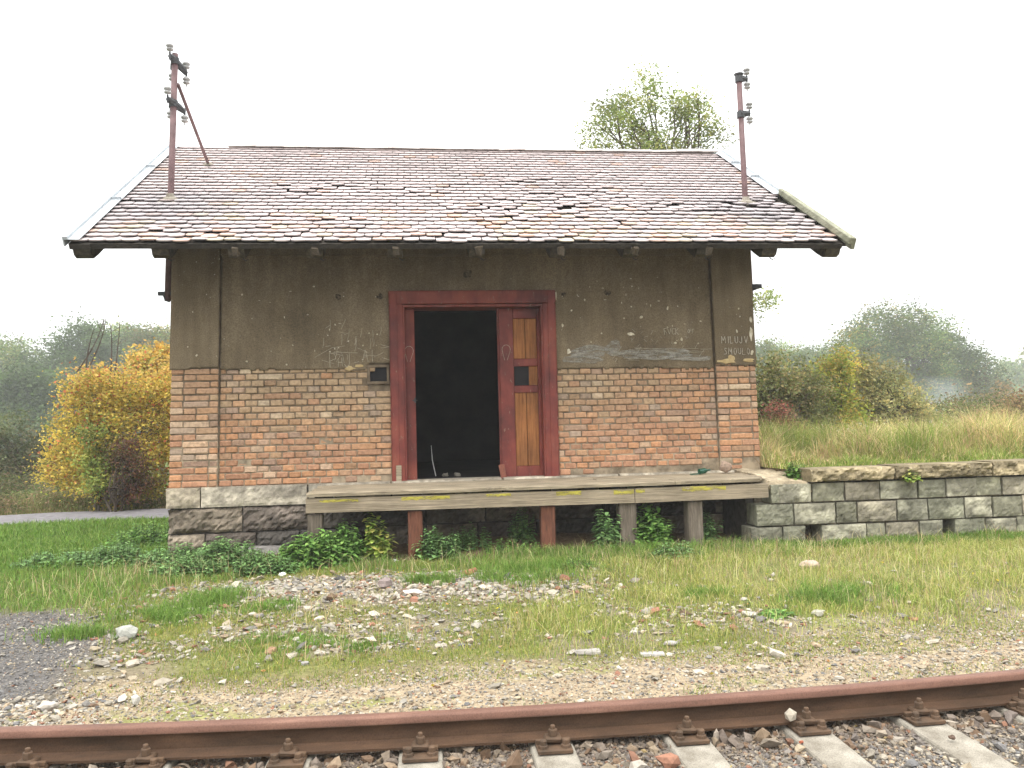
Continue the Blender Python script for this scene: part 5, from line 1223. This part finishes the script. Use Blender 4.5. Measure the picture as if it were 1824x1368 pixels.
weed('weed_clump', 'green tuft growing in the gap between deck end and coping', 4.28, 8.98, .12, .1, .2, 26, .05, NET, 'leafy weeds along the foot of the shed', lambda x, y: 0*x+.83)
slab('stone_step', 'flat grey stone step half hidden by nettles left of the deck', 'step', -1.72, 9.50, (.5, .22, .09), (.3, .28, .26), .02, mat='block')
# yellow autumn leaves on the ground
mb = MB()
x = np.concatenate([rng.uniform(-3.5, 5, 420), rng.uniform(-3, 4, 60)]); y = np.concatenate([rng.uniform(4.3, 8.5, 420), rng.uniform(3.3, 4.1, 60)])
leafcloud(mb, np.stack([x, y, gz(x, y)+.018], -1), 1, .001, .026, palcol([(.55, .42, .05), (.4, .2, .08), (.26, .16, .08), (.2, .13, .07), (.35, .26, .12)]), flat=.1)
tag(mb.build('fallen_leaves', 'leaf'), kind='stuff')

# ------------------------------------------------------------------ smoke and haze
def volmat(name, dens, col, noise=False):
    a = bpy.data.materials.new(name); a.use_nodes = True; t = a.node_tree; t.nodes.clear()
    v = t.nodes.new('ShaderNodeVolumePrincipled'); o = t.nodes.new('ShaderNodeOutputMaterial'); v.inputs['Color'].default_value = (*col, 1)
    v.inputs['Density'].default_value = dens; t.links.new(v.outputs[0], o.inputs['Volume']); return a
HAZE = 0.0014
mb = MB(); mb.box((-262, -14, -1.6), (262, 262, 21)); hz = mb.build('haze', volmat('haze', HAZE, (.93, .95, .96)), attr=False); tag(hz, kind='stuff')
# smoke drifting low in front of the massive dark tree
me_ = ico(2); mb = MB(); mb.add(me_[0]*np.array([4.2, 2.5, 2.6])+np.array([41.5, 62, 1.9]), [me_[1]])
vm = volmat('smoke', 0, (.85, .9, .97)); t_ = vm.node_tree; v_ = [n for n in t_.nodes if n.type == 'PRINCIPLED_VOLUME'][0]
tc_ = t_.nodes.new('ShaderNodeTexCoord'); nz_ = t_.nodes.new('ShaderNodeTexNoise'); nz_.inputs['Scale'].default_value = .35; nz_.inputs['Detail'].default_value = 2; t_.links.new(tc_.outputs['Object'], nz_.inputs[0])
mr2 = t_.nodes.new('ShaderNodeMapRange'); mr2.inputs[1].default_value = .45; mr2.inputs[2].default_value = .7; mr2.inputs[4].default_value = .12; t_.links.new(nz_.outputs[0], mr2.inputs[0]); t_.links.new(mr2.outputs[0], v_.inputs['Density'])
tag(mb.build('smoke', vm, attr=False), kind='stuff')
